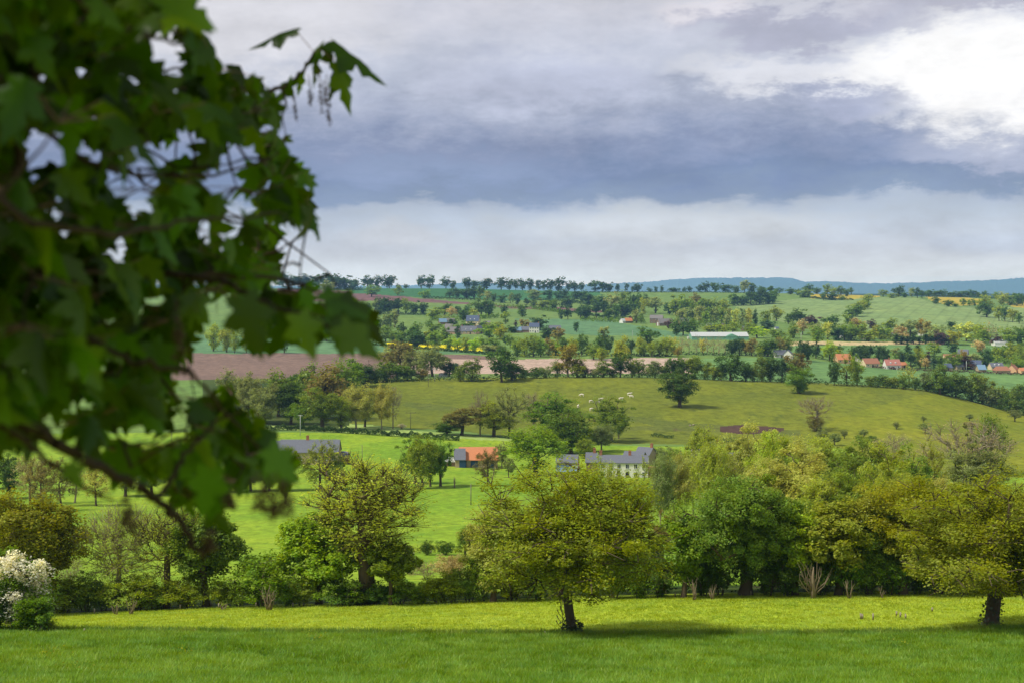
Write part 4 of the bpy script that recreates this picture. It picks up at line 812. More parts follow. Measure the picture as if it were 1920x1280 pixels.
# ------------------------------------------------------------------ buildings
BM = {
 'slate': plain_mat('slate_roof', srgb(110,112,118), .8, .3, 2, .15), 'blueslate': plain_mat('blue_slate_roof', srgb(88,98,118), .8, .25, 2, .15),
 'greyroof': plain_mat('grey_roof', srgb(128,122,116), .8, .25, 2), 'orange': plain_mat('orange_tiles', srgb(200,130,86), .8, .22, 3), 'rust_t': plain_mat('brown_tiles', srgb(164,112,84), .8, .25, 3),
 'pinktile': plain_mat('red_tiles', srgb(176,116,100), .8, .25, 3), 'tin': plain_mat('blue_tin', srgb(120,150,168), .5, .12, 1), 'whitetin': plain_mat('white_sheet_roof', srgb(190,192,184), .6, .1, 1),
 'stone': plain_mat('stone_wall', srgb(176,156,122), .95, .3, 3), 'darkstone': plain_mat('dark_stone_wall', srgb(138,116,98), .95, .3, 3), 'white': plain_mat('white_render', srgb(228,224,210), .9, .1, 1.5),
 'cream': plain_mat('cream_render', srgb(220,200,160), .9, .12, 1.5), 'peach': plain_mat('peach_render', srgb(222,180,134), .9, .12, 1.5), 'green': plain_mat('green_cladding', srgb(120,168,138), .7, .12, 1), 'pinkstone': plain_mat('pink_stone_wall', srgb(190,150,126), .95, .25, 3),
 'glass': plain_mat('window_glass', srgb(42,48,56), .15, .1, 1, .5), 'darkdoor': plain_mat('dark_boards', srgb(40,38,40), .8, .2, 4), 'bluedoor': plain_mat('blue_barn_door', srgb(44,74,104), .7, .15, 4), 'brick': plain_mat('chimney_brick', srgb(160,108,80), .9, .3, 5), 'frame': plain_mat('white_paint', srgb(226,226,222), .6, .05, 2),
}
WINM = {}
def house(px, ybase, w, wall_h, roof_h, depth, yaw, wall, roof, label, rd, cols=3, rows=1, chim=(), dorm=0, door='darkdoor', name='farmhouse', cat='house', d=None, win=True, doors=1, hip=0.0, eave=.35, sink=0, gable_win=False):
    """gabled building: w photo pixels wide, wall_h and roof_h in photo pixels, depth in metres"""
    if d is None: d = find_d(px, ybase, *rd)
    g = ground(px, d); k = d/F; W = w*k; h = wall_h*k; rh = roof_h*k; D = depth
    root = bpy.data.objects.new(name, None); COL.objects.link(root); root.location = g; root.rotation_euler = (0,0,yaw); tag(root, label, cat)
    a = W/2; b = D/2
    m = MB(); m.box(-a, a, -b, b, -2.5, h)
    for s in (-1, 1):                              # gable triangles
        y0 = s*a; V = [(y0-.15*s,-b,h),(y0-.15*s,b,h),(y0-.15*s,0,h+rh),(y0,-b,h),(y0,b,h),(y0,0,h+rh)]
        if not hip: m.add(V, [(0,1,2),(3,5,4),(0,3,4,1),(1,4,5,2),(2,5,3,0)])
    link('wall', m.mesh('wall', BM[wall]), root)
    r = MB(); t = .18; e = eave; dz = rh/b*e
    hx = hip*W
    for s in (-1, 1):
        o0 = (s*(b+e), h-dz); o1 = (0, h+rh)
        V = [(-a-e,o0[0],o0[1]),(a+e,o0[0],o0[1]),(a+e-hx,o1[0],o1[1]),(-a-e+hx,o1[0],o1[1])]
        V2 = [(x,y,z+t) for x,y,z in V]; r.add(V+V2, [(0,1,2,3),(7,6,5,4),(0,4,5,1),(1,5,6,2),(2,6,7,3),(3,7,4,0)])
    if hip:
        for s in (-1, 1):
            V = [(s*(a+e),-b-e,h-dz),(s*(a+e),b+e,h-dz),(s*(a+e-hx),0,h+rh)]; V2 = [(x,y,z+t) for x,y,z in V]
            r.add(V+V2, [(0,1,2),(5,4,3),(0,3,4,1),(1,4,5,2),(2,5,3,0)])
    ro = link('roof', r.mesh('roof', BM[roof]), root)
    for c in chim:
        cm = MB(); cx = c*a*.94; cm.box(cx-.45, cx+.45, -.35, .35, h+rh-.9, h+rh+1.25); cm.box(cx-.52, cx+.52, -.42, .42, h+rh+1.25, h+rh+1.4)
        for q in (-.2,.2): cm.tube([(cx+q,0,h+rh+1.4),(cx+q,0,h+rh+1.75)], [.12,.1], 8)
        link('chimney', cm.mesh('chimney', BM['brick']), ro)
    for i in range(dorm):
        x = -a+W*(i+1)/(dorm+1); dm = MB(); y0 = -b*.78; z0 = h+rh*.2
        dm.box(x-.55, x+.55, y0, y0+b*.5, z0, z0+1.0); dm.prism([(x-.75,z0+1.0),(x+.75,z0+1.0),(x,z0+1.6)], y0-.15, y0+b*.6)
        dd = link('dormer', dm.mesh('dormer', BM['frame']), ro)
    if win and cols:
        key = 'w'
        if key not in WINM:
            fm = MB(); ww, hh = .5, .65
            fm.box(-ww-.1,-ww,-.06,.1,-hh-.1,hh+.1); fm.box(ww,ww+.1,-.06,.1,-hh-.1,hh+.1); fm.box(-ww,ww,-.06,.1,hh,hh+.1); fm.box(-ww-.15,ww+.15,-.12,.1,-hh-.14,-hh); fm.box(-.03,.03,-.05,.1,-hh,hh)
            gm = MB(); gm.box(-ww,ww,-.02,.08,-hh,hh)
            WINM[key] = (fm.mesh('window', BM['frame']), gm.mesh('pane', BM['glass']))
        fh = h/rows
        for j in range(rows):
            for i in range(cols):
                if j == 0 and doors and i == cols//2: continue
                x = -a+W*(i+.5)/cols; z = fh*j+fh*.55
                o = link('window', WINM[key][0], root); o.location = (x, -b-.03, z); link('pane', WINM[key][1], o)
                s = min(1, fh/2.4); o.scale = (s,1,s)
        if gable_win:
            for s in (-1,1):
                o = link('window', WINM[key][0], root); o.location = (s*(a+.03), 0, h*.6); o.rotation_euler = (0,0,s*math.pi/2); link('pane', WINM[key][1], o)
    for i in range(doors if win else 0):
        x = -a+W*(cols//2+.5)/max(cols,1) if cols else 0
        dm = MB(); dh = min(2.2, h*.8); dm.box(x-.55,x+.55,-b-.08,-b+.05,-.2,dh); link('door', dm.mesh('door', BM[door]), root)
    return root, W, h, rh, d
R1 = (360,560)
# the white farmhouse and its buildings
house(1168,893,92,29,11,8.5,-.06,'white','slate','long white farmhouse with slate roof in the valley centre',R1,cols=6,rows=2,chim=(-.96,.3),name='farmhouse')
house(1110,889,20,26,15,7,-.1,'darkstone','slate','slate clad end wing joined left of the white farmhouse',R1,cols=1,win=False,chim=(.5,),name='farmhouse')
house(1211,870,28,20,12,7,-.5,'stone','slate','small stone house with slate roof and chimney behind the farmhouse',(400,600),cols=2,rows=1,chim=(.9,),name='stone_house')
house(1190,876,36,20,10,7,-.3,'stone','slate','low slate roofed wing between farmhouse and stone house',(400,600),cols=0,win=False,name='outbuilding',cat='outbuilding')
house(1064,880,38,16,12,8,-.1,'stone','slate','grey slate roofed farm building left of the farmhouse',(400,600),cols=2,name='outbuilding',cat='outbuilding')
house(1064,893,40,13,8,9,.0,'darkstone','tin','long shed with pale blue tin roof by the farmhouse',R1,cols=0,win=False,name='shed',cat='shed')
house(1316,872,38,16,14,7,-.15,'stone','greyroof','old stone cottage with grey roof under the yellow oak',(420,600),cols=2,chim=(-.9,),name='stone_house')
house(1374,884,24,20,16,6,.3,'cream','slate','small steep slate roofed house half hidden by poplars',(400,600),cols=1,chim=(),name='stone_house')
house(1214,892,30,10,8,5,.2,'pinkstone','rust_t','low red roofed lean shed beside the farmhouse wall',R1,cols=0,win=False,name='shed',cat='shed')
# orange barn
r_, W_, h_, rh_, d_ = house(897,874,70,16,20,9,.05,'stone','orange','stone barn with bright orange tiled roof',(420,600),cols=0,win=False,name='barn',cat='barn')
for x in (-.42,-.12,.3):
    m = MB(); m.box(W_*x-1.2,W_*x+1.2,-4.62,-4.45,-.3,2.9); link('door', m.mesh('door', BM['bluedoor']), r_)
m = MB(); m.box(-.8,.8,-4.6,-3.2,h_+.2,h_+1.5); m.prism([(-1.1,h_+1.5),(1.1,h_+1.5),(0,h_+2.4)],-4.75,-2.2); link('dormer', m.mesh('dormer', BM['orange']), r_)
r_, W_, h_, rh_, d_ = house(862,874,18,16,17,8,.05,'stone','slate','slate roofed lean end joined to the orange roofed barn',(420,600),cols=0,win=False,name='barn',cat='barn')
m = MB(); m.box(-.2,1.9,-4.12,-3.95,-.3,2.7); link('door', m.mesh('door', BM['bluedoor']), r_)
house(842,872,26,9,6,6,.1,'darkstone','whitetin','low white roofed lean shed left of the orange barn',(420,600),cols=0,win=False,name='shed',cat='shed')
# grey farm on the left
r_, W_, h_, rh_, d_ = house(582,868,108,24,20,9,.0,'stone','slate','long stone farm with grey slate roof behind thin oaks',(420,600),cols=7,rows=1,chim=(-.1,),name='farmhouse')
r_, W_, h_, rh_, d_ = house(643,866,18,12,8,7,.0,'darkstone','slate','black open fronted cart shed at the end of the grey farm',(420,600),cols=0,win=False,name='shed',cat='shed')
m = MB(); m.box(-W_*.42,W_*.42,-3.62,-3.4,-.2,h_*.85); link('shade_panel', m.mesh('shade_panel', BM['darkdoor']), r_)  # dark panel on the wall stands for the shaded inside
house(522,866,34,22,18,8,.15,'stone','slate','smaller grey roofed barn half hidden behind leaves',(420,600),cols=1,name='barn',cat='barn')
# hamlet
RH = (1300,2200)
house(887,613,24,8,10,8,-.25,'cream','blueslate','cream house with steep blue slate roof and dormers above the hamlet',RH,cols=3,dorm=2,chim=(.95,),d=1700)
house(830,607,14,5,6,7,.3,'darkstone','tin','small shed with pale blue tin roof at the hamlet top',RH,cols=0,win=False,name='shed',cat='shed',d=1700)
house(843,608,18,5,6,8,.2,'darkstone','greyroof','old grey thatched looking barn beside the blue tin shed',RH,cols=0,win=False,name='barn',cat='barn',d=1705)
house(913,607,12,5,3,6,.2,'pinkstone','greyroof','low ruined stone wall building right of the dormered cream house',RH,cols=0,win=False,name='shed',cat='shed',d=1700)
house(842,622,14,5,5,7,-.2,'stone','greyroof','small grey roofed cottage in the middle of the hamlet',RH,cols=2,d=1600)
house(849,634,26,5,8,9,-.1,'pinkstone','greyroof','beige roofed long barn at the hamlet front',RH,cols=2,name='barn',cat='barn',d=1520)
house(879,634,30,6,9,9,-.1,'stone','slate','long stone house with two white dormers at the hamlet front',RH,cols=4,dorm=2,chim=(-.9,.9),d=1520)
house(898,630,12,6,9,7,.9,'darkstone','slate','narrow slate roofed house end at the hamlet edge',RH,cols=1,d=1530)
house(970,628,14,4,6,7,.1,'stone','tin','barn end with pale blue roof left of the tall white house',RH,cols=0,win=False,name='barn',cat='barn',d=1560)
house(985,628,22,5,6,8,.0,'darkstone','slate','long grey roofed barn joined to the tall white house',RH,cols=0,win=False,name='barn',cat='barn',d=1562)
house(1002,628,18,11,7,8,-.1,'white','blueslate','tall white house with blue slate roof and rows of windows',RH,cols=4,rows=2,chim=(.9,),d=1560)
house(1040,623,22,5,5,8,.1,'darkstone','slate','slate roofed barn between trees right of the tall white house',RH,cols=0,win=False,name='barn',cat='barn',d=1600)
house(1168,594,9,4,4,7,.6,'white','whitetin','white gabled end of the red roofed barn on the slope',RH,cols=0,win=False,name='barn',cat='barn',d=1800)
house(1178,594,13,4,5,7,.3,'darkstone','orange','small barn with red tin roof on the slope',RH,cols=0,win=False,name='barn',cat='barn',d=1802)
house(1231,598,24,9,6,9,-.2,'darkstone','greyroof','tall dark stone house standing alone on the slope',RH,cols=3,rows=2,d=1800)
r_, W_, h_, rh_, d_ = house(1246,610,28,5,8,10,.35,'darkstone','greyroof','large stone barn with pale roof and white door below the stone house',RH,cols=0,win=False,name='barn',cat='barn',d=1720)
m = MB(); m.box(-W_/2-.1,-W_/2+.1,-1.2,1.2,-.2,4); link('door', m.mesh('door', BM['frame']), r_)
house(1281,603,18,5,7,8,.3,'pinkstone','greyroof','pinkish grey roofed house at the edge of the wooded fold',RH,cols=2,d=1750)
house(1329,613,7,5,4,5,.6,'white','whitetin','tiny white gabled house in the wood',RH,cols=1,d=1700)
house(1358,612,11,4,4,7,.1,'pinkstone','greyroof','small pink walled house among the wood edge trees',RH,cols=1,d=1700)
house(1397,624,11,4,4,7,.4,'darkstone','slate','small slate roofed house above the long farm shed',RH,cols=1,d=1600)
# long white farm shed
r_, W_, h_, rh_, d_ = house(1347,637,106,6,7,22,.03,'green','whitetin','very long low farm shed with white roof and green walls',RH,cols=0,win=False,name='farm_shed',cat='farm shed',d=1420)
m = MB(); x0 = W_*.2; m.box(x0-6,x0+6,-14,-10.9,-1,h_*.9); m.prism([(x0-7,h_*.9),(x0+7,h_*.9),(x0,h_+2.6)],-14.3,-6); link('porch', m.mesh('porch', BM['green']), r_)
house(1294,637,10,2,2,8,.0,'white','whitetin','small white roofed lean-to at the end of the long farm shed',RH,cols=0,win=False,name='shed',cat='shed',d=1430)
# village
RV = (1000,1500)
house(1462,671,24,6,8,8,.25,'white','slate','bright white bungalow with slate roof at the green field edge',RV,cols=3,d=1165)
house(1478,671,14,7,9,8,1.2,'white','slate','white gable wing of the bright white bungalow',RV,cols=1,d=1163)
house(1580,675,28,7,10,9,.2,'peach','orange','house with bright orange roof behind the ivied pasture oaks',RV,cols=3,d=1180)
house(1605,676,12,7,6,8,1.35,'white','greyroof','white gable ended house right of the orange roofed house',RV,cols=1,d=1185)
house(1631,681,30,7,9,9,.3,'cream','rust_t','cream house with wide orange brown roof and open garage',RV,cols=3,d=1165)
house(1672,689,28,8,10,9,.1,'white','pinktile','house with red tiled roof and two white dormers',RV,cols=3,dorm=2,chim=(-.4,),d=1160)
house(1691,686,14,5,5,7,.4,'pinkstone','orange','small bright red roof behind a conifer',RV,cols=1,d=1185)
house(1774,693,18,5,7,8,.1,'stone','blueslate','blue slate roof low behind the village hedge',RV,cols=1,d=1170)
house(1797,693,16,6,9,8,.2,'stone','slate','slate roofed house left of the dark purple tree',RV,cols=2,d=1180)
house(1829,693,20,7,9,8,-.3,'peach','blueslate','steep gabled house with blue slate roof and orange wall',RV,cols=2,dorm=1,chim=(-.9,),d=1190)
house(1839,698,14,4,8,9,.0,'stone','tin','low shed with blue grey roof before the steep gabled house',RV,cols=0,win=False,name='shed',cat='shed',d=1165)
house(1867,695,24,6,7,8,.1,'cream','slate','long slate roofed house near the right village edge',RV,cols=3,dorm=2,d=1185)
house(1878,702,26,5,7,9,.05,'stone','rust_t','rounded brown roofed barn at the village front',RV,cols=0,win=False,name='barn',cat='barn',hip=.12,d=1150)
house(1899,701,16,6,9,8,.9,'peach','rust_t','peach gabled house with brown orange roof and chimney',RV,cols=1,chim=(-.8,),d=1155)
house(1916,704,12,5,5,7,.2,'peach','orange','low peach house at the right end of the village',RV,cols=1,d=1150)
house(1785,667,34,4,5,8,.1,'cream','rust_t','long orange brown roof in the back of the village',RV,cols=2,d=1290)
house(1806,664,18,6,9,8,-.4,'stone','slate','grey slate roofed house behind the long orange roof',RV,cols=2,d=1310)
house(1874,648,24,6,4,12,.0,'white','whitetin','white walled shed with shallow roof behind the village',RV,cols=0,win=False,name='farm_shed',cat='farm shed',d=1450)
house(1868,641,20,3,4,12,.0,'cream','whitetin','pale roofed barn right behind the white walled shed',RV,cols=0,win=False,name='farm_shed',cat='farm shed',d=1490)
house(1727,629,9,9,8,7,1.3,'white','slate','white steep gabled house among trees on the hill foot',(1400,1900),cols=1,rows=2,d=1590)
house(1668,632,10,4,4,7,.3,'pinkstone','slate','small grey house hidden in the hill foot trees',(1400,1900),cols=1,d=1560)
house(1579,638,8,3,2,6,.1,'white','whitetin','tiny white hut at the sandy strip, nearer the big oak',(1400,1900),cols=0,win=False,name='shed',cat='shed',d=1500)
house(1622,638,10,3,2,6,.1,'cream','whitetin','tiny cream hut at the sandy strip, nearer the dark hedge',(1400,1900),cols=0,win=False,name='shed',cat='shed',d=1500)
house(1456,627,6,2,2,6,.1,'white','blueslate','tiny blue roofed hut on the slope under the golden tree',(1400,1900),cols=0,win=False,name='shed',cat='shed',d=1640)
house(831,706,12,3,4,5,.4,'white','whitetin','small white domed tent like shed on the pasture rim',(860,1100),cols=0,win=False,name='shed',cat='shed',d=900)
r_ = house(686,1058,14,8,3,3,.2,'frame','tin','pale blue caravan standing behind the tallest hedge line tree',(150,260),cols=0,win=False,name='caravan',cat='caravan',d=212)[0]
for s in (-.5,.5):
    m = MB(); m.tube([(s,-1.62,.1),(s,-1.5,.1)], [.3,.3], 12); link('wheel', m.mesh('wheel', BM['darkdoor']), r_)

# ------------------------------------------------------------------ utility poles and fence posts
POLE = plain_mat('pole_wood', srgb(120,112,98), .9, .2, 5, .1); POLEC = plain_mat('pale_pole', srgb(196,198,188), .8, .1, 5, .1)
def pole(px, ytop, ybase, rd, label, mat=POLE, bar=1.6, d=None, th=.13):
    if d is None: d = find_d(px, ybase, *rd)
    g = ground(px, d); h = (HY-g.z/d*F-ytop)*d/F
    root = bpy.data.objects.new('utility_pole', None); COL.objects.link(root); root.location = g; tag(root, label, 'utility pole')
    m = MB(); m.tube([(0,0,-.5),(0,0,h)], [th,th*.75], 8); link('post', m.mesh('post', mat, True), root)
    if bar:
        m = MB(); m.box(-bar,bar,-.07,.07,h-.35,h-.18); link('crossarm', m.mesh('crossarm', mat), root)
        for x in (-bar*.9,0,bar*.9):
            m = MB(); m.tube([(x,0,h-.18),(x,0,h+.1)], [.06,.05], 6); link('insulator', m.mesh('insulator', BM['glass']), root)
pole(770,772,804,(560,800),'utility pole with wide crossarm standing on the cow pasture foot',bar=2.2)
pole(803,700,725,(760,860),'dark pole on the upper left of the cow pasture',bar=0)
pole(815,690,716,(800,870),'twin armed pale pole beside the white tent shed',mat=POLEC,bar=2)
pole(563,777,816,(500,640),'pale concrete pole against the bright green oak',mat=POLEC,bar=1)
pole(679,833,868,(420,600),'dark thin pole on the lawn right of the grey farm',bar=0)
pole(883,906,946,(300,420),'weathered pole alone on the bright valley meadow',bar=0)
pole(322,806,842,(440,640),'dark pole on the far left meadow seen under the bough',bar=0)
pole(1277,843,864,(440,600),'short pole right of the stone house by the farmhouse',bar=0)
pole(1186,619,636,(1300,1700),'thin white pole on the pale meadow strip',mat=POLEC,bar=0)
pole(1812,676,697,(1000,1250),'pale pole before the dark purple tree in the village',mat=POLEC,bar=0,th=.2)
pole(1746,671,692,(1000,1250),'pale pole among the village conifers',mat=POLEC,bar=0,th=.2)
pole(1502,624,640,(1300,1600),'pale pole at the sandy strip end',mat=POLEC,bar=0,th=.2)
PW = plain_mat('grey_post_wood', srgb(150,140,118), .95, .25, 8, .1, (1,1,.3))
pm = MB(); pm.tube([(0,0,-.3),(.01,0,.7),(0,.01,1.25)], [.085,.08,.07], 7); POSTM = pm.mesh('fence_post', PW, True)
def posts(items, rd, where, group, hs=1.0):
    for i, (px, yb, hpx, tilt) in enumerate(sorted(items)):
        d = find_d(px, yb, *rd); o = link('fence_post', POSTM); o.location = ground(px, d); s = hpx*d/F/1.25
        o.scale = (.95,.95,max(s,.3)); o.rotation_euler = (0,tilt,0)
        tag(o, f"{'leaning' if abs(tilt) > .1 else 'short grey'} fence post, {ORD[i]} from left {where}", 'fence post', group)
posts([(70,1188,16,.5),(57,1188,9,.1),(158,1187,9,0),(366,1188,5,0),(752,1190,7,0),(893,1191,8,.05),(1022,1192,8,.0),(1170,1191,7,0),(1427,1190,8,0),(1579,1188,8,.05),(1916,1180,9,0)], (100,116), 'on the border of crop and meadow', 'fence posts at the crop edge')
posts([(1614,1160,11,-.03),(1617,1160,10,0),(1637,1162,13,0),(1681,1154,9,0),(1688,1158,11,.05),(1698,1160,10,0),(1748,1146,5,0)], (106,140), 'around the rough grass patch in the meadow', 'fence posts in the meadow')
posts([(96,1155,10,0),(177,1150,10,0),(338,1142,9,0),(410,1140,10,0),(480,1138,9,0),(549,1137,8,0),(621,1136,10,-.15),(633,1136,8,0),(756,1132,9,0),(818,1130,9,.1),(846,1129,7,0),(1032,1124,10,0),(1105,1122,8,0),(1266,1119,9,0),(1408,1116,9,0),(1470,1115,9,0),(1579,1114,8,0),(1765,1113,9,0)], (120,146), 'along the hedge behind the meadow', 'fence posts along the hedge')
posts([(776,1040,6,0),(808,1038,7,0),(841,1037,7,0),(873,1037,8,0),(455,1062,7,0),(784,1058,6,0)], (160,300), 'across the near valley meadow', 'fence posts in the valley')

# ------------------------------------------------------------------ cows
COWM = plain_mat('cream_hide', srgb(232,222,198), .9, .08, 2, .1)
def cow_mesh(graze):
    """continuous hide grown with a skin over a jointed skeleton"""
    V = [(0,0,1.05),(.42,0,1.1),(.8,0,1.12),(-.45,0,1.08),(-.85,0,1.12),(-1.02,0,1.1),(-1.1,0,.65)]
    E = [(0,1),(1,2),(0,3),(3,4),(4,5),(5,6)]; Rr = [.4,.4,.36,.38,.34,.12,.03]
    head = [(1.12,0,.95),(1.35,0,.55),(1.48,0,.3),(1.56,0,.12)] if graze else [(1.1,0,1.28),(1.32,0,1.42),(1.5,0,1.36),(1.72,0,1.2)]
    p = 2
    for h, r in zip(head, (.24,.17,.16,.1)): V.append(h); Rr.append(r); E.append((p, len(V)-1)); p = len(V)-1
    hd = p-1
    for s in (-1,1): V.append((V[hd][0]-.05, s*.28, V[hd][2]+.1)); Rr.append(.05); E.append((hd,len(V)-1))
    for s in (-1,1):
        for x, par, hind in ((.72,2,0),(-.82,4,1)):
            L = [(x,s*.2,.78),(x+(.02 if not hind else .1),s*.21,.5),(x+(0 if not hind else -.08),s*.21,.3),(x+.0,s*.21,.03)]; q = par
            for c, r in zip(L, (.2,.11,.075,.075)): V.append(c); Rr.append(r); E.append((q,len(V)-1)); q = len(V)-1
    me = bpy.data.meshes.new('cow'); me.from_pydata(V, E, []); me.materials.append(COWM)
    o = bpy.data.objects.new('cow', me); COL.objects.link(o)
    sk = o.modifiers.new('skin', 'SKIN'); sk.use_smooth_shade = True
    for v, r in zip(me.skin_vertices[0].data, Rr): v.radius = (r, r*.85)
    me.skin_vertices[0].data[0].use_root = True
    su = o.modifiers.new('sub', 'SUBSURF'); su.levels = 1; su.render_levels = 1
    return o
c0, c1 = cow_mesh(True), cow_mesh(False)
cows = [(1091,743,0,2.8,'standing cream cow farthest left of the herd, uphill'),(1108,755,0,.5,'grazing cream cow uphill of the lowest pair'),(1121,757,0,.4,'grazing cream cow touching the cow uphill behind it'),(1126,751,1,.2,'cream cow standing just uphill of its touching neighbour'),(1164,750,1,.4,'cream cow on its own between the herd and the right hand pair'),(1180,741,1,.2,'upper cow of the pair nearest the lone oak'),(1184,746,1,2.9,'lower cow of the pair nearest the lone oak'),(1084,764,1,1.35,'cream cow facing uphill at the lower left of the herd'),(1109,770,0,.6,'lowest grazing cow of the herd nearest the track')]
used = set()
for px, yb, kind, rot, lb in cows:
    src = c1 if kind else c0
    o = src if kind not in used else src.copy()
    if kind in used: COL.objects.link(o)
    used.add(kind); d = find_d(px, yb, 600, 860); o.location = ground(px, d); o.rotation_euler = (0,0,rot); o.scale = (1.1,1.15,1.15)
    tag(o, lb, 'cow', 'cream cows grazing on the pasture')
for px, yb, lb in ((1294,798,'white feed sack like rock lying on the rough track'),(1300,797,'second pale rock on the rough track beside the mud')):
    d = find_d(px, yb, 600, 800); r = np.random.default_rng(px); me = bpy.data.meshes.new('rock'); import bmesh as _b
    bm = _b.new(); _b.ops.create_icosphere(bm, subdivisions=2, radius=.6)
    for v in bm.verts: v.co *= 1+r.normal(0,.12); v.co.z *= .7
    bm.to_mesh(me); bm.free(); me.materials.append(PW); o = link('rock', me); o.location = ground(px, d)+Vector((0,0,.25)); tag(o, lb, 'rock')

# ------------------------------------------------------------------ crop and meadow grass
def grass_mat(name, a, b, c, scale):
    m = leaf_mat(name, var=.5, trans=.5, color=(1,1,1,1)); n = N(m.node_tree)
    hs = next(x for x in m.node_tree.nodes if x.type == 'HUE_SAT'); pos = n.node('ShaderNodeNewGeometry').outputs['Position']
    f = n.ss(n.noise(n.mapv(pos, (1,.5,1)), scale, 4, .6), .35, .65); g = n.ss(n.noise(pos, scale*5, 3, .6), .5, .75)
    n.put(hs.inputs['Color'], n.mix(g, n.mix(f, srgb(*a), srgb(*b)), srgb(*c))); return m
def blades(name, px0, px1, d0, d1, n, h, w, color, label_mat, k=3, clump=False):
    r = np.random.default_rng(n)
    d = np.sqrt(r.uniform(d0*d0, d1*d1, n)); px = r.uniform(px0, px1, n); X = (px-CX)/F*d; Z = gz(X, d)
    keep = ~on_track(px, d); X, d, Z = X[keep], d[keep], Z[keep]; n = len(X)
    C = np.repeat(np.stack([X, d, Z], -1), k, 0); m = n*k
    C[:, :2] += r.normal(0, .1, (m,2)); a = r.uniform(0, 6.28, m); s = np.stack([np.cos(a), np.sin(a), np.zeros(m)], -1)
    hh = h*r.uniform(.55,1.25,(m,1)); tip = C+np.concatenate([r.normal(0,.6,(m,2))*hh, hh], 1); ww = w*r.uniform(.7,1.3,(m,1))
    V = np.stack([C-s*ww, C+s*ww, tip], 1).reshape(-1,3)
    o = link(name, mesh_from(name, V, [np.arange(m*3).reshape(m,3)], [label_mat]), kind='stuff')
TRK = [[(300,1222),(420,1224),(520,1233),(640,1247),(760,1262),(900,1284)],[(372,1213),(470,1220),(600,1231),(720,1243),(860,1260),(1010,1284)]]
def tracks():
    V=[];Q=[];n=0
    m = ground_mat('track_soil', G(58,84,26), G(66,92,30), fine=3, mid=.3)
    for T in TRK:
        p = [ground(x, find_d(x, y, 50, 108)) for x, y in T]; pts=[]
        for a, b in zip(p[:-1], p[1:]): pts += [a.lerp(b, t/8) for t in range(8)]
        for a in pts: V += [(a.x, a.y-1.1, float(gz(a.x,a.y-1.1))+.03), (a.x+.1, a.y+1.1, float(gz(a.x+.1,a.y+1.1))+.03)]
        Q += [(n+2*i, n+2*i+2, n+2*i+3, n+2*i+1) for i in range(len(pts)-1)]; n += 2*len(pts)
    link('wheel_tracks', mesh_from('wheel_tracks', np.array(V), [np.array(Q)], [m]), kind='structure')
tracks()
def on_track(px, d):
    m = np.zeros(len(px), bool); py = Yimg(px, d)
    for T in TRK:
        yy = np.interp(px, [t[0] for t in T], [t[1] for t in T], left=-9, right=-9); m |= np.abs(py-yy) < 2.6+1.0*np.sin(px*.13)
    return m
blades('crop_grass', -120, 2040, 62, 106.5, 90000, .36, .038, None, grass_mat('crop_blades', (120,158,38), (144,176,52), (96,138,42), .12), k=5)
blades('meadow_grass', -120, 2040, 107, 141, 60000, .14, .03, None, grass_mat('meadow_blades', (164,184,50), (180,194,62), (134,162,48), .1))
blades('border_grass', -120, 2040, 106.0, 108.6, 7000, .5, .035, None, grass_mat('border_blades', (104,140,40), (140,160,56), (90,120,44), .5), k=5)
def weeds():
    r = np.random.default_rng(3); V = []; Fq = []; n = 0
    for i, (px, py, q) in enumerate([(88,1233,60),(140,1261,26),(590,1203,50),(345,1232,20),(1310,1253,16),(1700,1215,24),(1560,1240,18)]):
        d = find_d(px, py, 62, 108); c = np.array(ground(px, d)); C = c+np.stack([r.normal(0,.5,q), r.normal(0,.6,q), r.uniform(.25,.6,q)], -1)
        v, f = leaf_cards(r, C, .12, .7, .6, .1); V.append(v); Fq.append(f+n); n += len(v)
    o = link('weeds', mesh_from('weeds', np.concatenate(V), [np.concatenate(Fq)], [LEAF]), kind='stuff'); o.color = srgb(168,172,36)
weeds()

# ------------------------------------------------------------------ the sycamore bough hanging over the bank
SYC = leaf_mat('sycamore_leaves', color=srgb(72,104,12), var=1.2, trans=.45, gloss=.02, rough=.34)
TWIG = plain_mat('twig_bark', srgb(58,48,38), .9, .3, 12, .15); STALK = plain_mat('leaf_stalk', srgb(120,92,84), .8, .15, 6)
SEEDM = plain_mat('seed_husk', srgb(74,58,44), .85, .3, 20)
def P(px, py, d): return np.array([(px-CX)/F*d, d, (HY-py)/F*d])
SIL = [(-300,-300),(330,-300),(345,-5),(388,28),(402,85),(396,122),(440,140),(478,140),(502,185),(522,215),(545,262),(540,300),(562,325),(612,366),(592,385),(610,462),(588,490),(540,470),(548,500),(490,510),(530,525),(548,545),(636,545),(690,596),(716,640),(692,662),(610,625),(566,604),(520,650),(474,650),(450,570),(396,590),(424,640),(414,690),(470,756),(500,800),(545,860),(556,905),(482,905),(432,925),(440,975),(372,985),(340,935),(285,905),(230,880),(180,858),(118,812),(62,800),(34,856),(2,872),(-300,860)]
HOLES = [(352,702,18),(420,590,26),(152,762,14),(62,318,16),(160,280,13),(362,250,11),(40,690,14),(300,560,12),(470,300,12),(210,590,12),(320,85,24),(328,122,24),(100,268,26),(76,252,14),(80,285,16),(270,305,24),(285,372,18),(430,308,26),(250,130,14),(460,385,20),(540,440,22),(222,352,16),(92,382,12),(128,420,14),(430,612,30),(252,806,26),(330,812,24),(385,722,18),(100,765,12),(300,280,14),(390,345,12),(430,420,14),(168,520,13),(228,468,10),(85,515,12),(200,690,9),(395,640,20),(60,560,10)]
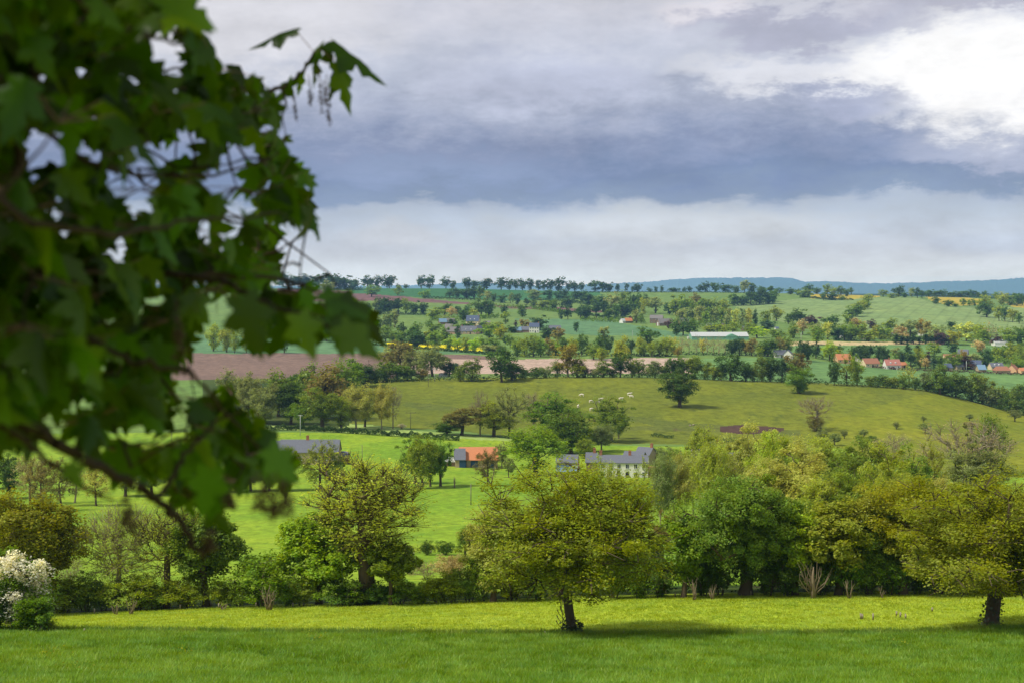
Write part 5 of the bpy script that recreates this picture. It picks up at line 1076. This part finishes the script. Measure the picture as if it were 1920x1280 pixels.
def sycamore():
    r = np.random.default_rng(21)
    root = bpy.data.objects.new('sycamore_tree', None); COL.objects.link(root); root.location = (-4.6, 2.6, -2.35)
    tag(root, 'out of focus sycamore bough with dark lobed leaves and hanging seeds in the foreground', 'tree')
    base = np.array(root.location)
    limbs = [ # (px,py,depth) chains and start / end radius
     ([(-260,700,2.6),(-20,772,2.8),(60,800,2.85),(120,838,2.9),(205,884,3.0),(262,916,3.05),(310,945,3.1),(345,985,3.1),(362,1018,3.1),(384,1045,3.1)], .016, .006),
     ([(-60,770,2.75),(30,812,2.8),(95,868,2.85),(150,905,2.9),(215,938,2.9)], .008, .003),
     ([(300,938,3.1),(328,892,3.15),(345,850,3.2),(395,800,3.3),(450,770,3.35)], .007, .003),
     ([(-200,60,3.0),(75,80,3.0),(60,160,3.0),(35,260,3.0),(22,380,3.0),(48,470,3.0),(110,560,3.1),(170,650,3.1)], .016, .007),
     ([(-120,470,3.2),(120,535,3.4),(300,515,3.5),(430,518,3.7),(545,524,3.9)], .012, .005),
     ([(300,515,3.5),(400,520,3.45),(470,556,3.4),(556,590,3.3),(640,618,3.2)], .009, .004),
     ([(-100,120,3.6),(200,120,4.0),(400,165,4.5),(500,175,4.8),(545,155,5),(572,130,5),(590,100,5)], .012, .004),
     ([(40,210,3.1),(150,300,3.3),(260,330,3.5),(400,330,3.7),(520,290,3.9)], .008, .003),
     ([(170,640,3.1),(260,680,3.1),(360,700,3.2),(430,780,3.3),(500,850,3.3)], .007, .003),
     ([(-150,300,2.6),(60,420,2.6),(200,440,2.7),(330,420,3.0),(520,400,3.4)], .009, .003),
     ([(-100,-100,2.6),(100,-20,2.7),(240,60,3.0),(360,90,3.4)], .01, .003)]
    A=[];B=[];RA=[];RB=[]; nodes=[]
    for pts, r0, r1 in limbs:
        Q = np.array([P(*p) for p in pts]); t = np.linspace(0, len(Q)-1, len(Q)*5); k = np.minimum(t.astype(int), len(Q)-2); f = (t-k)[:,None]
        S_ = Q[k]*(1-f)+Q[k+1]*f+r.normal(0,.004,(len(t),3)); R_ = np.linspace(r0, r1, len(S_))
        A += list(S_[:-1]); B += list(S_[1:]); RA += list(R_[:-1]); RB += list(R_[1:]); nodes += list(S_)
    # trunk beside the photographer and the limbs that carry the boughs
    tr = [base+np.array([0,0,z]) for z in (-.3,1,2,3,4.2,5.5)]
    for i in range(5): A.append(tr[i]); B.append(tr[i+1]); RA.append(.26-.03*i); RB.append(.26-.03*(i+1))
    for (pts, r0, r1), j in zip(limbs, (1,1,None,2,2,None,3,None,None,2,3)):
        if j is not None:
            e = P(*pts[0]); s = tr[j]; m_ = (s+e)/2+np.array([0,0,.12]); A += [s, m_]; B += [m_, e]; RA += [.05,.03]; RB += [.03,r0]
    outside = [CX+p_[0]/max(p_[1],.1)*F < -30 or HY-p_[2]/max(p_[1],.1)*F < -30 for p_ in nodes]
    # leaf clusters at twig ends
    targets = []
    while len(targets) < 560:
        px, py = r.uniform(-260, 700), r.uniform(-220, 960)
        if not in_poly(SIL, np.array([px+5.]), np.array([py+12.]))[0]: continue
        if any((px-a)**2+(py-b)**2 < (c+4)**2 for a,b,c in HOLES): continue
        targets.append(P(px, py, 3.25+max(px,0)/600*1.6+r.normal(0,.35)))
    n_in = len(targets)
    for i in range(620):                                    # unseen leaf clusters of the crown, added above and beside to shade the bough
        x, y, z = r.uniform(-5,.6), r.uniform(-.5,5.2), r.uniform(1.5,3.4)
        targets.append(np.array([x,y,z]))
    for i in range(60): targets.append(P(r.uniform(-900,-260), r.uniform(-700,900), r.uniform(2.2,4.2)))
    LV=[];LF=[];PV=[]
    half = [(0,0),(.1,-.07),(.28,-.1),(.25,.05),(.2,.14),(.33,.2),(.47,.35),(.35,.42),(.28,.5),(.15,.48),(.23,.66),(.14,.74),(.09,.87),(0,1.05)]
    out = half+[(-x,y) for x,y in half[-2:0:-1]]
    base_v = np.array([(0,.3)]+out); nv = len(base_v)
    tris = np.array([(0, i, i+1 if i+1 < nv else 1) for i in range(1, nv)])
    cnt = 0
    def leaf(p, t, nrm, L, fold, droop, wd=1.0):
        nonlocal cnt
        t = t/np.linalg.norm(t); nrm = nrm-t*np.dot(nrm,t); nrm /= np.linalg.norm(nrm); s = np.cross(t, nrm)
        x = base_v[:,0]; y = base_v[:,1]
        z = -fold*np.abs(x)**1.2-droop*y*y+r.normal(0,.012,nv)
        V = p+L*(wd*x[:,None]*s+y[:,None]*t+z[:,None]*nrm)
        LV.append(V); LF.append(tris+cnt*nv); cnt += 1
    for i, T in enumerate(targets):
        Nn = np.array(nodes); dist = np.linalg.norm(Nn-T, axis=1)
        if i >= n_in: dist[~np.array(outside)] += 50
        k = int(np.argmin(dist)); q = Nn[k]; L = np.linalg.norm(q-T); n0 = cnt
        dirv = (T-q)/max(L,1e-6)
        for j in range(r.integers(4,8) if i < n_in else r.integers(4,7)):
            a = r.uniform(0,6.28); o = np.array([math.cos(a), math.sin(a), r.uniform(-.3,.5)])+dirv*.5; o /= np.linalg.norm(o)
            pl = r.uniform(.05,.11); e = T+o*pl+r.normal(0,.01,3)
            size = r.uniform(.07,.125)*(1 if i < n_in else 1.45)
            t = np.array([o[0]*.75+r.normal(0,.25), o[1]*.75+r.normal(0,.25), -.75+r.normal(0,.3)]); t /= np.linalg.norm(t)
            if i < n_in:
                ok = True
                for f in (.3,.65,1.0):
                    w_ = e+t*size*f; px = CX+w_[0]/w_[1]*F; py = HY-w_[2]/w_[1]*F
                    if px > -40 and py > -40:
                        if not in_poly(SIL, np.array([px]), np.array([py]))[0] and f < 1: ok = False
                        if any((px-a_)**2+(py-b_)**2 < (c_+(12 if f < 1 else 0))**2 for a_,b_,c_ in HOLES): ok = False
                if not ok: continue
            else:
                w_ = e+t*size
                if w_[1] > .3:
                    px = CX+w_[0]/w_[1]*F; py = HY-w_[2]/w_[1]*F
                    if px > -60 and -60 < py < 1340 and px < 1980: continue
            leaf(e, t, np.array([r.normal(0,.6), .15+r.normal(0,.6), .9]), size*1.08, r.uniform(.3,1.1), r.uniform(.1,.6))
            PV.append((T, e))
        if cnt == n0: continue
        prev = q
        for s_ in range(1,4):
            f = s_/3; c = q+(T-q)*f+np.array([0,0,math.sin(f*3.14)*L*.06])+(r.normal(0,.03*L,3) if s_ < 3 else 0)
            ra = .0048-.0011*s_; A.append(prev); B.append(c); RA.append(ra+.0011); RB.append(ra); prev = c
            nodes.append(c); outside.append(i >= n_in)
    # the sharp little spray at the end of the upper bough, leaf by leaf: (root, tip, size factor)
    for (a, b, dd), nn, fo in [(((552,54),(463,82),5.0),(.1,-.5,.9),.55),(((626,76),(728,150),5.0),(.3,-.6,.7),.55),(((604,84),(566,128),5.0),(-.3,-.8,.5),.35),(((612,90),(634,142),5.0),(.5,-.8,.3),.4),(((636,122),(662,214),5.0),(.5,-.9,.2),.35),(((632,128),(612,190),5.05),(-.4,-.9,.2),.4),(((500,170),(528,206),4.85),(.2,-.9,.3),.2),(((548,152),(510,200),4.95),(0,-.9,.3),.25),(((470,150),(520,190),4.7),(0,-.8,.5),.3),(((590,112),(582,168),5.05),(-.5,-.7,.4),.4),(((566,140),(560,182),5.0),(.4,-.8,.4),.4),(((620,84),(690,118),5.1),(.2,-.7,.7),.5)]:
        p = P(a[0],a[1],dd); q = P(b[0],b[1],dd+.03); leaf(p, q-p, np.array(nn), np.linalg.norm(q-p), fo, .12, .62)
    for a, b in [((590,100),(552,54)),((590,100),(626,76)),((600,92),(604,84)),((600,92),(636,122)),((595,96),(612,90)),((545,155),(548,152)),((500,175),(500,170)),((480,172),(470,150))]:
        PV.append((P(*a,5.0), P(*b,5.0)))
    # two bold leaves against the meadow, below and right
    for (a, b, dd), nn, fo in [(((395,880),(378,968),2.7),(.1,-.9,.3),.15),(((130,868),(150,915),2.7),(.1,-.9,.3),.15),(((455,560),(490,665),2.9),(.1,-.9,.4),.2),(((640,560),(700,650),3.1),(.4,-.8,.4),.3),(((610,545),(690,590),3.1),(.2,-.6,.8),.4),(((560,590),(590,670),3.0),(.2,-.9,.3),.3),(((640,610),(715,668),3.0),(.1,-.7,.6),.35),(((505,840),(558,902),2.6),(.2,-.8,.5),.3)]:
        p = P(a[0],a[1],dd); q = P(b[0],b[1],dd); leaf(p, q-p, np.array(nn), np.linalg.norm(q-p)*1.05, fo, .1)
    A=np.array(A);B=np.array(B);RA=np.array(RA);RB=np.array(RB)
    V, q = frusta(A-base, B-base, RA, RB, 7); link('branch', mesh_from('branch', V, [q], [TWIG], True), root)
    pa = np.array([a for a,b in PV]); pb = np.array([b for a,b in PV])
    V, q = frusta(pa-base, pb-base, np.full(len(pa),.0014), np.full(len(pa),.0012), 4)
    link('leaf_stalks', mesh_from('leaf_stalks', V, [q], [STALK], True), root)
    link('foliage', mesh_from('foliage', np.concatenate(LV)-base, [np.concatenate(LF)], [SYC], False), root)
    # hanging flower and seed clusters
    for px, py, dd, L, fat in [(578,140,5.0,60,.8),(598,130,5.0,84,.8),(612,140,5.0,96,1.0),(550,170,5.0,58,.5),(606,150,5.0,50,.4),(484,880,2.7,84,1.5),(506,890,2.7,82,1.2),(526,880,2.7,92,1.6),(236,915,2.75,88,1.5),(330,560,3.0,110,1.3),(385,985,3.1,50,1.6),(425,905,3.0,46,1.2),(62,1000,9,1,0)]:
        if not fat: continue
        mb = MB(); p0 = P(px,py,dd)-base; k = L/F*dd; q_ = p0+np.array([.01,0,-k])
        mb.tube([p0, (p0+q_)/2+np.array([.004,0,0]), q_], [.0016,.0014,.001], 5)
        m_ = 46; f = r.beta(3,1.6,m_); 
        for f_ in f:
            c = p0+(q_-p0)*f_+r.normal(0,.0052*fat,3)*np.array([1,1,.6]); s_ = .0042*r.uniform(.6,1.3)*(1+.5*(fat-1))
            d_ = r.normal(0,1,3); d_ /= np.linalg.norm(d_)
            mb.tube([c-d_*s_, c, c+d_*s_], [s_*.3,s_*.8,s_*.3], 5)
        link('seed_cluster', mb.mesh('seed_cluster', SEEDM, True), root)
sycamore()

# ------------------------------------------------------------------ sky, air, sun
SUN = Vector((-.62,-.25,.85)).normalized()
HAZE_D = 6.2e-5; HAZE_TOP = 215
def build_sky():
    w = bpy.data.worlds.new('World'); scene.world = w; w.use_nodes = True; nt = w.node_tree; nt.nodes.clear(); n = N(nt)
    out = nt.nodes.new('ShaderNodeOutputWorld'); bg = nt.nodes.new('ShaderNodeBackground')
    sky = n.node('ShaderNodeTexSky', sky_type='NISHITA'); sky.sun_disc = False
    sky.sun_elevation = math.asin(SUN.z); sky.sun_rotation = math.atan2(SUN.x, SUN.y)
    g = n.node('ShaderNodeTexCoord').outputs['Generated']; sp = n.node('ShaderNodeSeparateXYZ'); n.put(sp.inputs[0], g)
    x, y, z = sp.outputs
    az = n.m('ARCTAN2', x, y); el = n.m('ARCTAN2', z, n.m('SQRT', n.m('ADD', n.m('MULTIPLY', x, x), n.m('MULTIPLY', y, y))))
    def vec(sa, se, s=0.0):
        c = n.node('ShaderNodeCombineXYZ'); n.put(c.inputs[0], n.m('MULTIPLY', az, sa)); n.put(c.inputs[1], n.m('MULTIPLY', el, se)); c.inputs[2].default_value = s
        return c.outputs[0]
    big = n.noise(vec(6, 14), 1, 4, .5, .1); big2 = n.noise(vec(8, 16, 4.2), 1, 4, .5, .1); fine = n.noise(vec(20, 46, 9), 1, 10, .66, .1); mid = n.noise(vec(13, 27, 2), 1, 9, .58, .15)
    up = n.ss(el, .02, .1)
    v = n.m('ADD', el, n.m('MULTIPLY', n.m('MULTIPLY', n.m('SUBTRACT', big, .5), .04), up))
    v = n.m('ADD', v, n.m('MULTIPLY', n.m('MULTIPLY', n.m('SUBTRACT', fine, .5), .07), up))
    u = n.m('ADD', az, n.m('MULTIPLY', n.m('SUBTRACT', big2, .5), .16))
    ve = n.m('ADD', v, n.m('MULTIPLY', az, -.012))                  # the shelf of cloud tilts a little
    rp = n.node('ShaderNodeValToRGB'); n.put(rp.inputs[0], n.m('DIVIDE', ve, .4)); e = rp.color_ramp.elements
    stops = [(0,(212,223,231)),(.012,(212,222,231)),(.03,(202,213,226)),(.05,(190,204,221)),(.0575,(182,196,215)),(.064,(144,164,193)),(.08,(128,148,183)),(.1,(142,156,187)),(.122,(167,176,199)),(.15,(190,197,214)),(.175,(200,204,218)),(.205,(206,207,217)),(.26,(170,174,194)),(.4,(176,182,200))]
    while len(e) < len(stops): e.new(.5)
    for k, (p, c) in zip(e, stops): k.position = p/.4; k.color = srgb(*c)
    col = rp.outputs[0]
    def blob(col, px, py, rx, ry, c, k, rough=.35):
        du = n.m('DIVIDE', n.m('SUBTRACT', u, (px-CX)/F), rx/F); dv = n.m('DIVIDE', n.m('SUBTRACT', v, (HY-py)/F), ry/F)
        d = n.m('SQRT', n.m('ADD', n.m('MULTIPLY', du, du), n.m('MULTIPLY', dv, dv)))
        d = n.m('ADD', d, n.m('MULTIPLY', n.m('SUBTRACT', mid, .5), rough*3.2))
        return n.mix(n.m('MULTIPLY', n.ss(d, 1.25, .45), k), col, srgb(*c))
    col = blob(col, 430, 40, 260, 120, (222,222,228), .8)
    col = blob(col, 1000, 150, 260, 60, (190,196,218), .6)
    col = blob(col, 1480, 150, 220, 46, (228,230,238), .85, .35)
    col = blob(col, 1880, 160, 300, 125, (252,252,253), 1.0, .4)
    col = blob(col, 1780, 140, 150, 60, (255,255,255), 1.0, .3)
    col = blob(col, 1840, 300, 260, 40, (186,194,216), .75, .4)
    col = blob(col, 1345, 35, 80, 34, (222,219,226), .8)
    col = blob(col, 1500, 60, 250, 34, (172,175,196), .75, .35)
    col = blob(col, 1800, 18, 260, 34, (176,177,195), .75, .35)
    col = blob(col, 1580, 205, 130, 34, (170,178,204), .75, .4)
    col = blob(col, 820, 325, 260, 34, (152,170,202), .5, .3)
    col = blob(col, 1250, 425, 320, 34, (216,224,232), .7, .45)
    col = blob(col, 1860, 460, 150, 24, (190,204,222), .7, .3)
    col = blob(col, 760, 440, 120, 26, (210,216,224), .5, .35)
    tex = n.m('ADD', n.m('ADD', n.m('MULTIPLY', fine, .42), n.m('MULTIPLY', mid, .4)), .59)
    cc = n.node('ShaderNodeCombineColor')
    for i in range(3): n.put(cc.inputs[i], n.m('MULTIPLY', tex, 10.0))
    clouds = n.mix(1.0, col, cc.outputs[0], 'MULTIPLY')
    # towards the horizon the sky is seen through ever more of the lit air below it: its own light is stronger there
    T = n.m('EXPONENT', n.m('DIVIDE', -HAZE_D*HAZE_TOP, n.m('MAXIMUM', el, HAZE_TOP/22000)))
    sc = n.node('ShaderNodeSeparateColor'); n.put(sc.inputs[0], clouds); c2 = n.node('ShaderNodeCombineColor')
    for i, L in enumerate((.28,.51,.74)):
        n.put(c2.inputs[i], n.m('MAXIMUM', n.m('DIVIDE', n.m('SUBTRACT', sc.outputs[i], n.m('MULTIPLY', n.m('SUBTRACT', 1.0, T), L*10)), T), .5))
    clouds = c2.outputs[0]
    final = n.mix(.96, sky.outputs[0], clouds)
    n.put(bg.inputs[0], final); bg.inputs[1].default_value = .1
    nt.links.new(bg.outputs[0], out.inputs[0])
build_sky()
sl = bpy.data.lights.new('sun', 'SUN'); sl.energy = 3.9; sl.angle = math.radians(10); sl.color = (1,.95,.86)
so = bpy.data.objects.new('sun', sl); COL.objects.link(so); so.rotation_euler = (-SUN).to_track_quat('-Z','Y').to_euler()

def haze():
    m = bpy.data.materials.new('haze'); m.use_nodes = True; nt = m.node_tree; nt.nodes.clear()
    out = nt.nodes.new('ShaderNodeOutputMaterial'); v = nt.nodes.new('ShaderNodeVolumePrincipled')
    v.inputs['Color'].default_value = (.35,.66,1,1); v.inputs['Density'].default_value = HAZE_D; v.inputs['Anisotropy'].default_value = .1
    nt.links.new(v.outputs[0], out.inputs['Volume'])
    mb = MB(); mb.box(-15000,15000,-9000,22000,-70,HAZE_TOP); o = link('haze', mb.mesh('haze', m), kind='stuff')
haze()

cam = bpy.data.cameras.new('camera'); co = bpy.data.objects.new('camera', cam); COL.objects.link(co); scene.camera = co
co.location = (0,0,0); co.rotation_euler = (math.pi/2,0,0)
cam.sensor_width = 36; cam.lens = 36*F/1920; cam.shift_y = -(640-HY)/1920; cam.clip_start = .1; cam.clip_end = 30000
cam.dof.use_dof = True; cam.dof.focus_distance = 260; cam.dof.aperture_fstop = 3.2
scene.view_settings.view_transform = 'Standard'; scene.view_settings.look = 'None'; scene.view_settings.exposure = .05; scene.view_settings.gamma = 1
scene.cycles.volume_bounces = 0; scene.cycles.max_bounces = 6; scene.cycles.diffuse_bounces = 3; scene.cycles.transparent_max_bounces = 8
print('things', sum(1 for o in scene.objects if 'category' in o), 'objects', len(scene.objects))
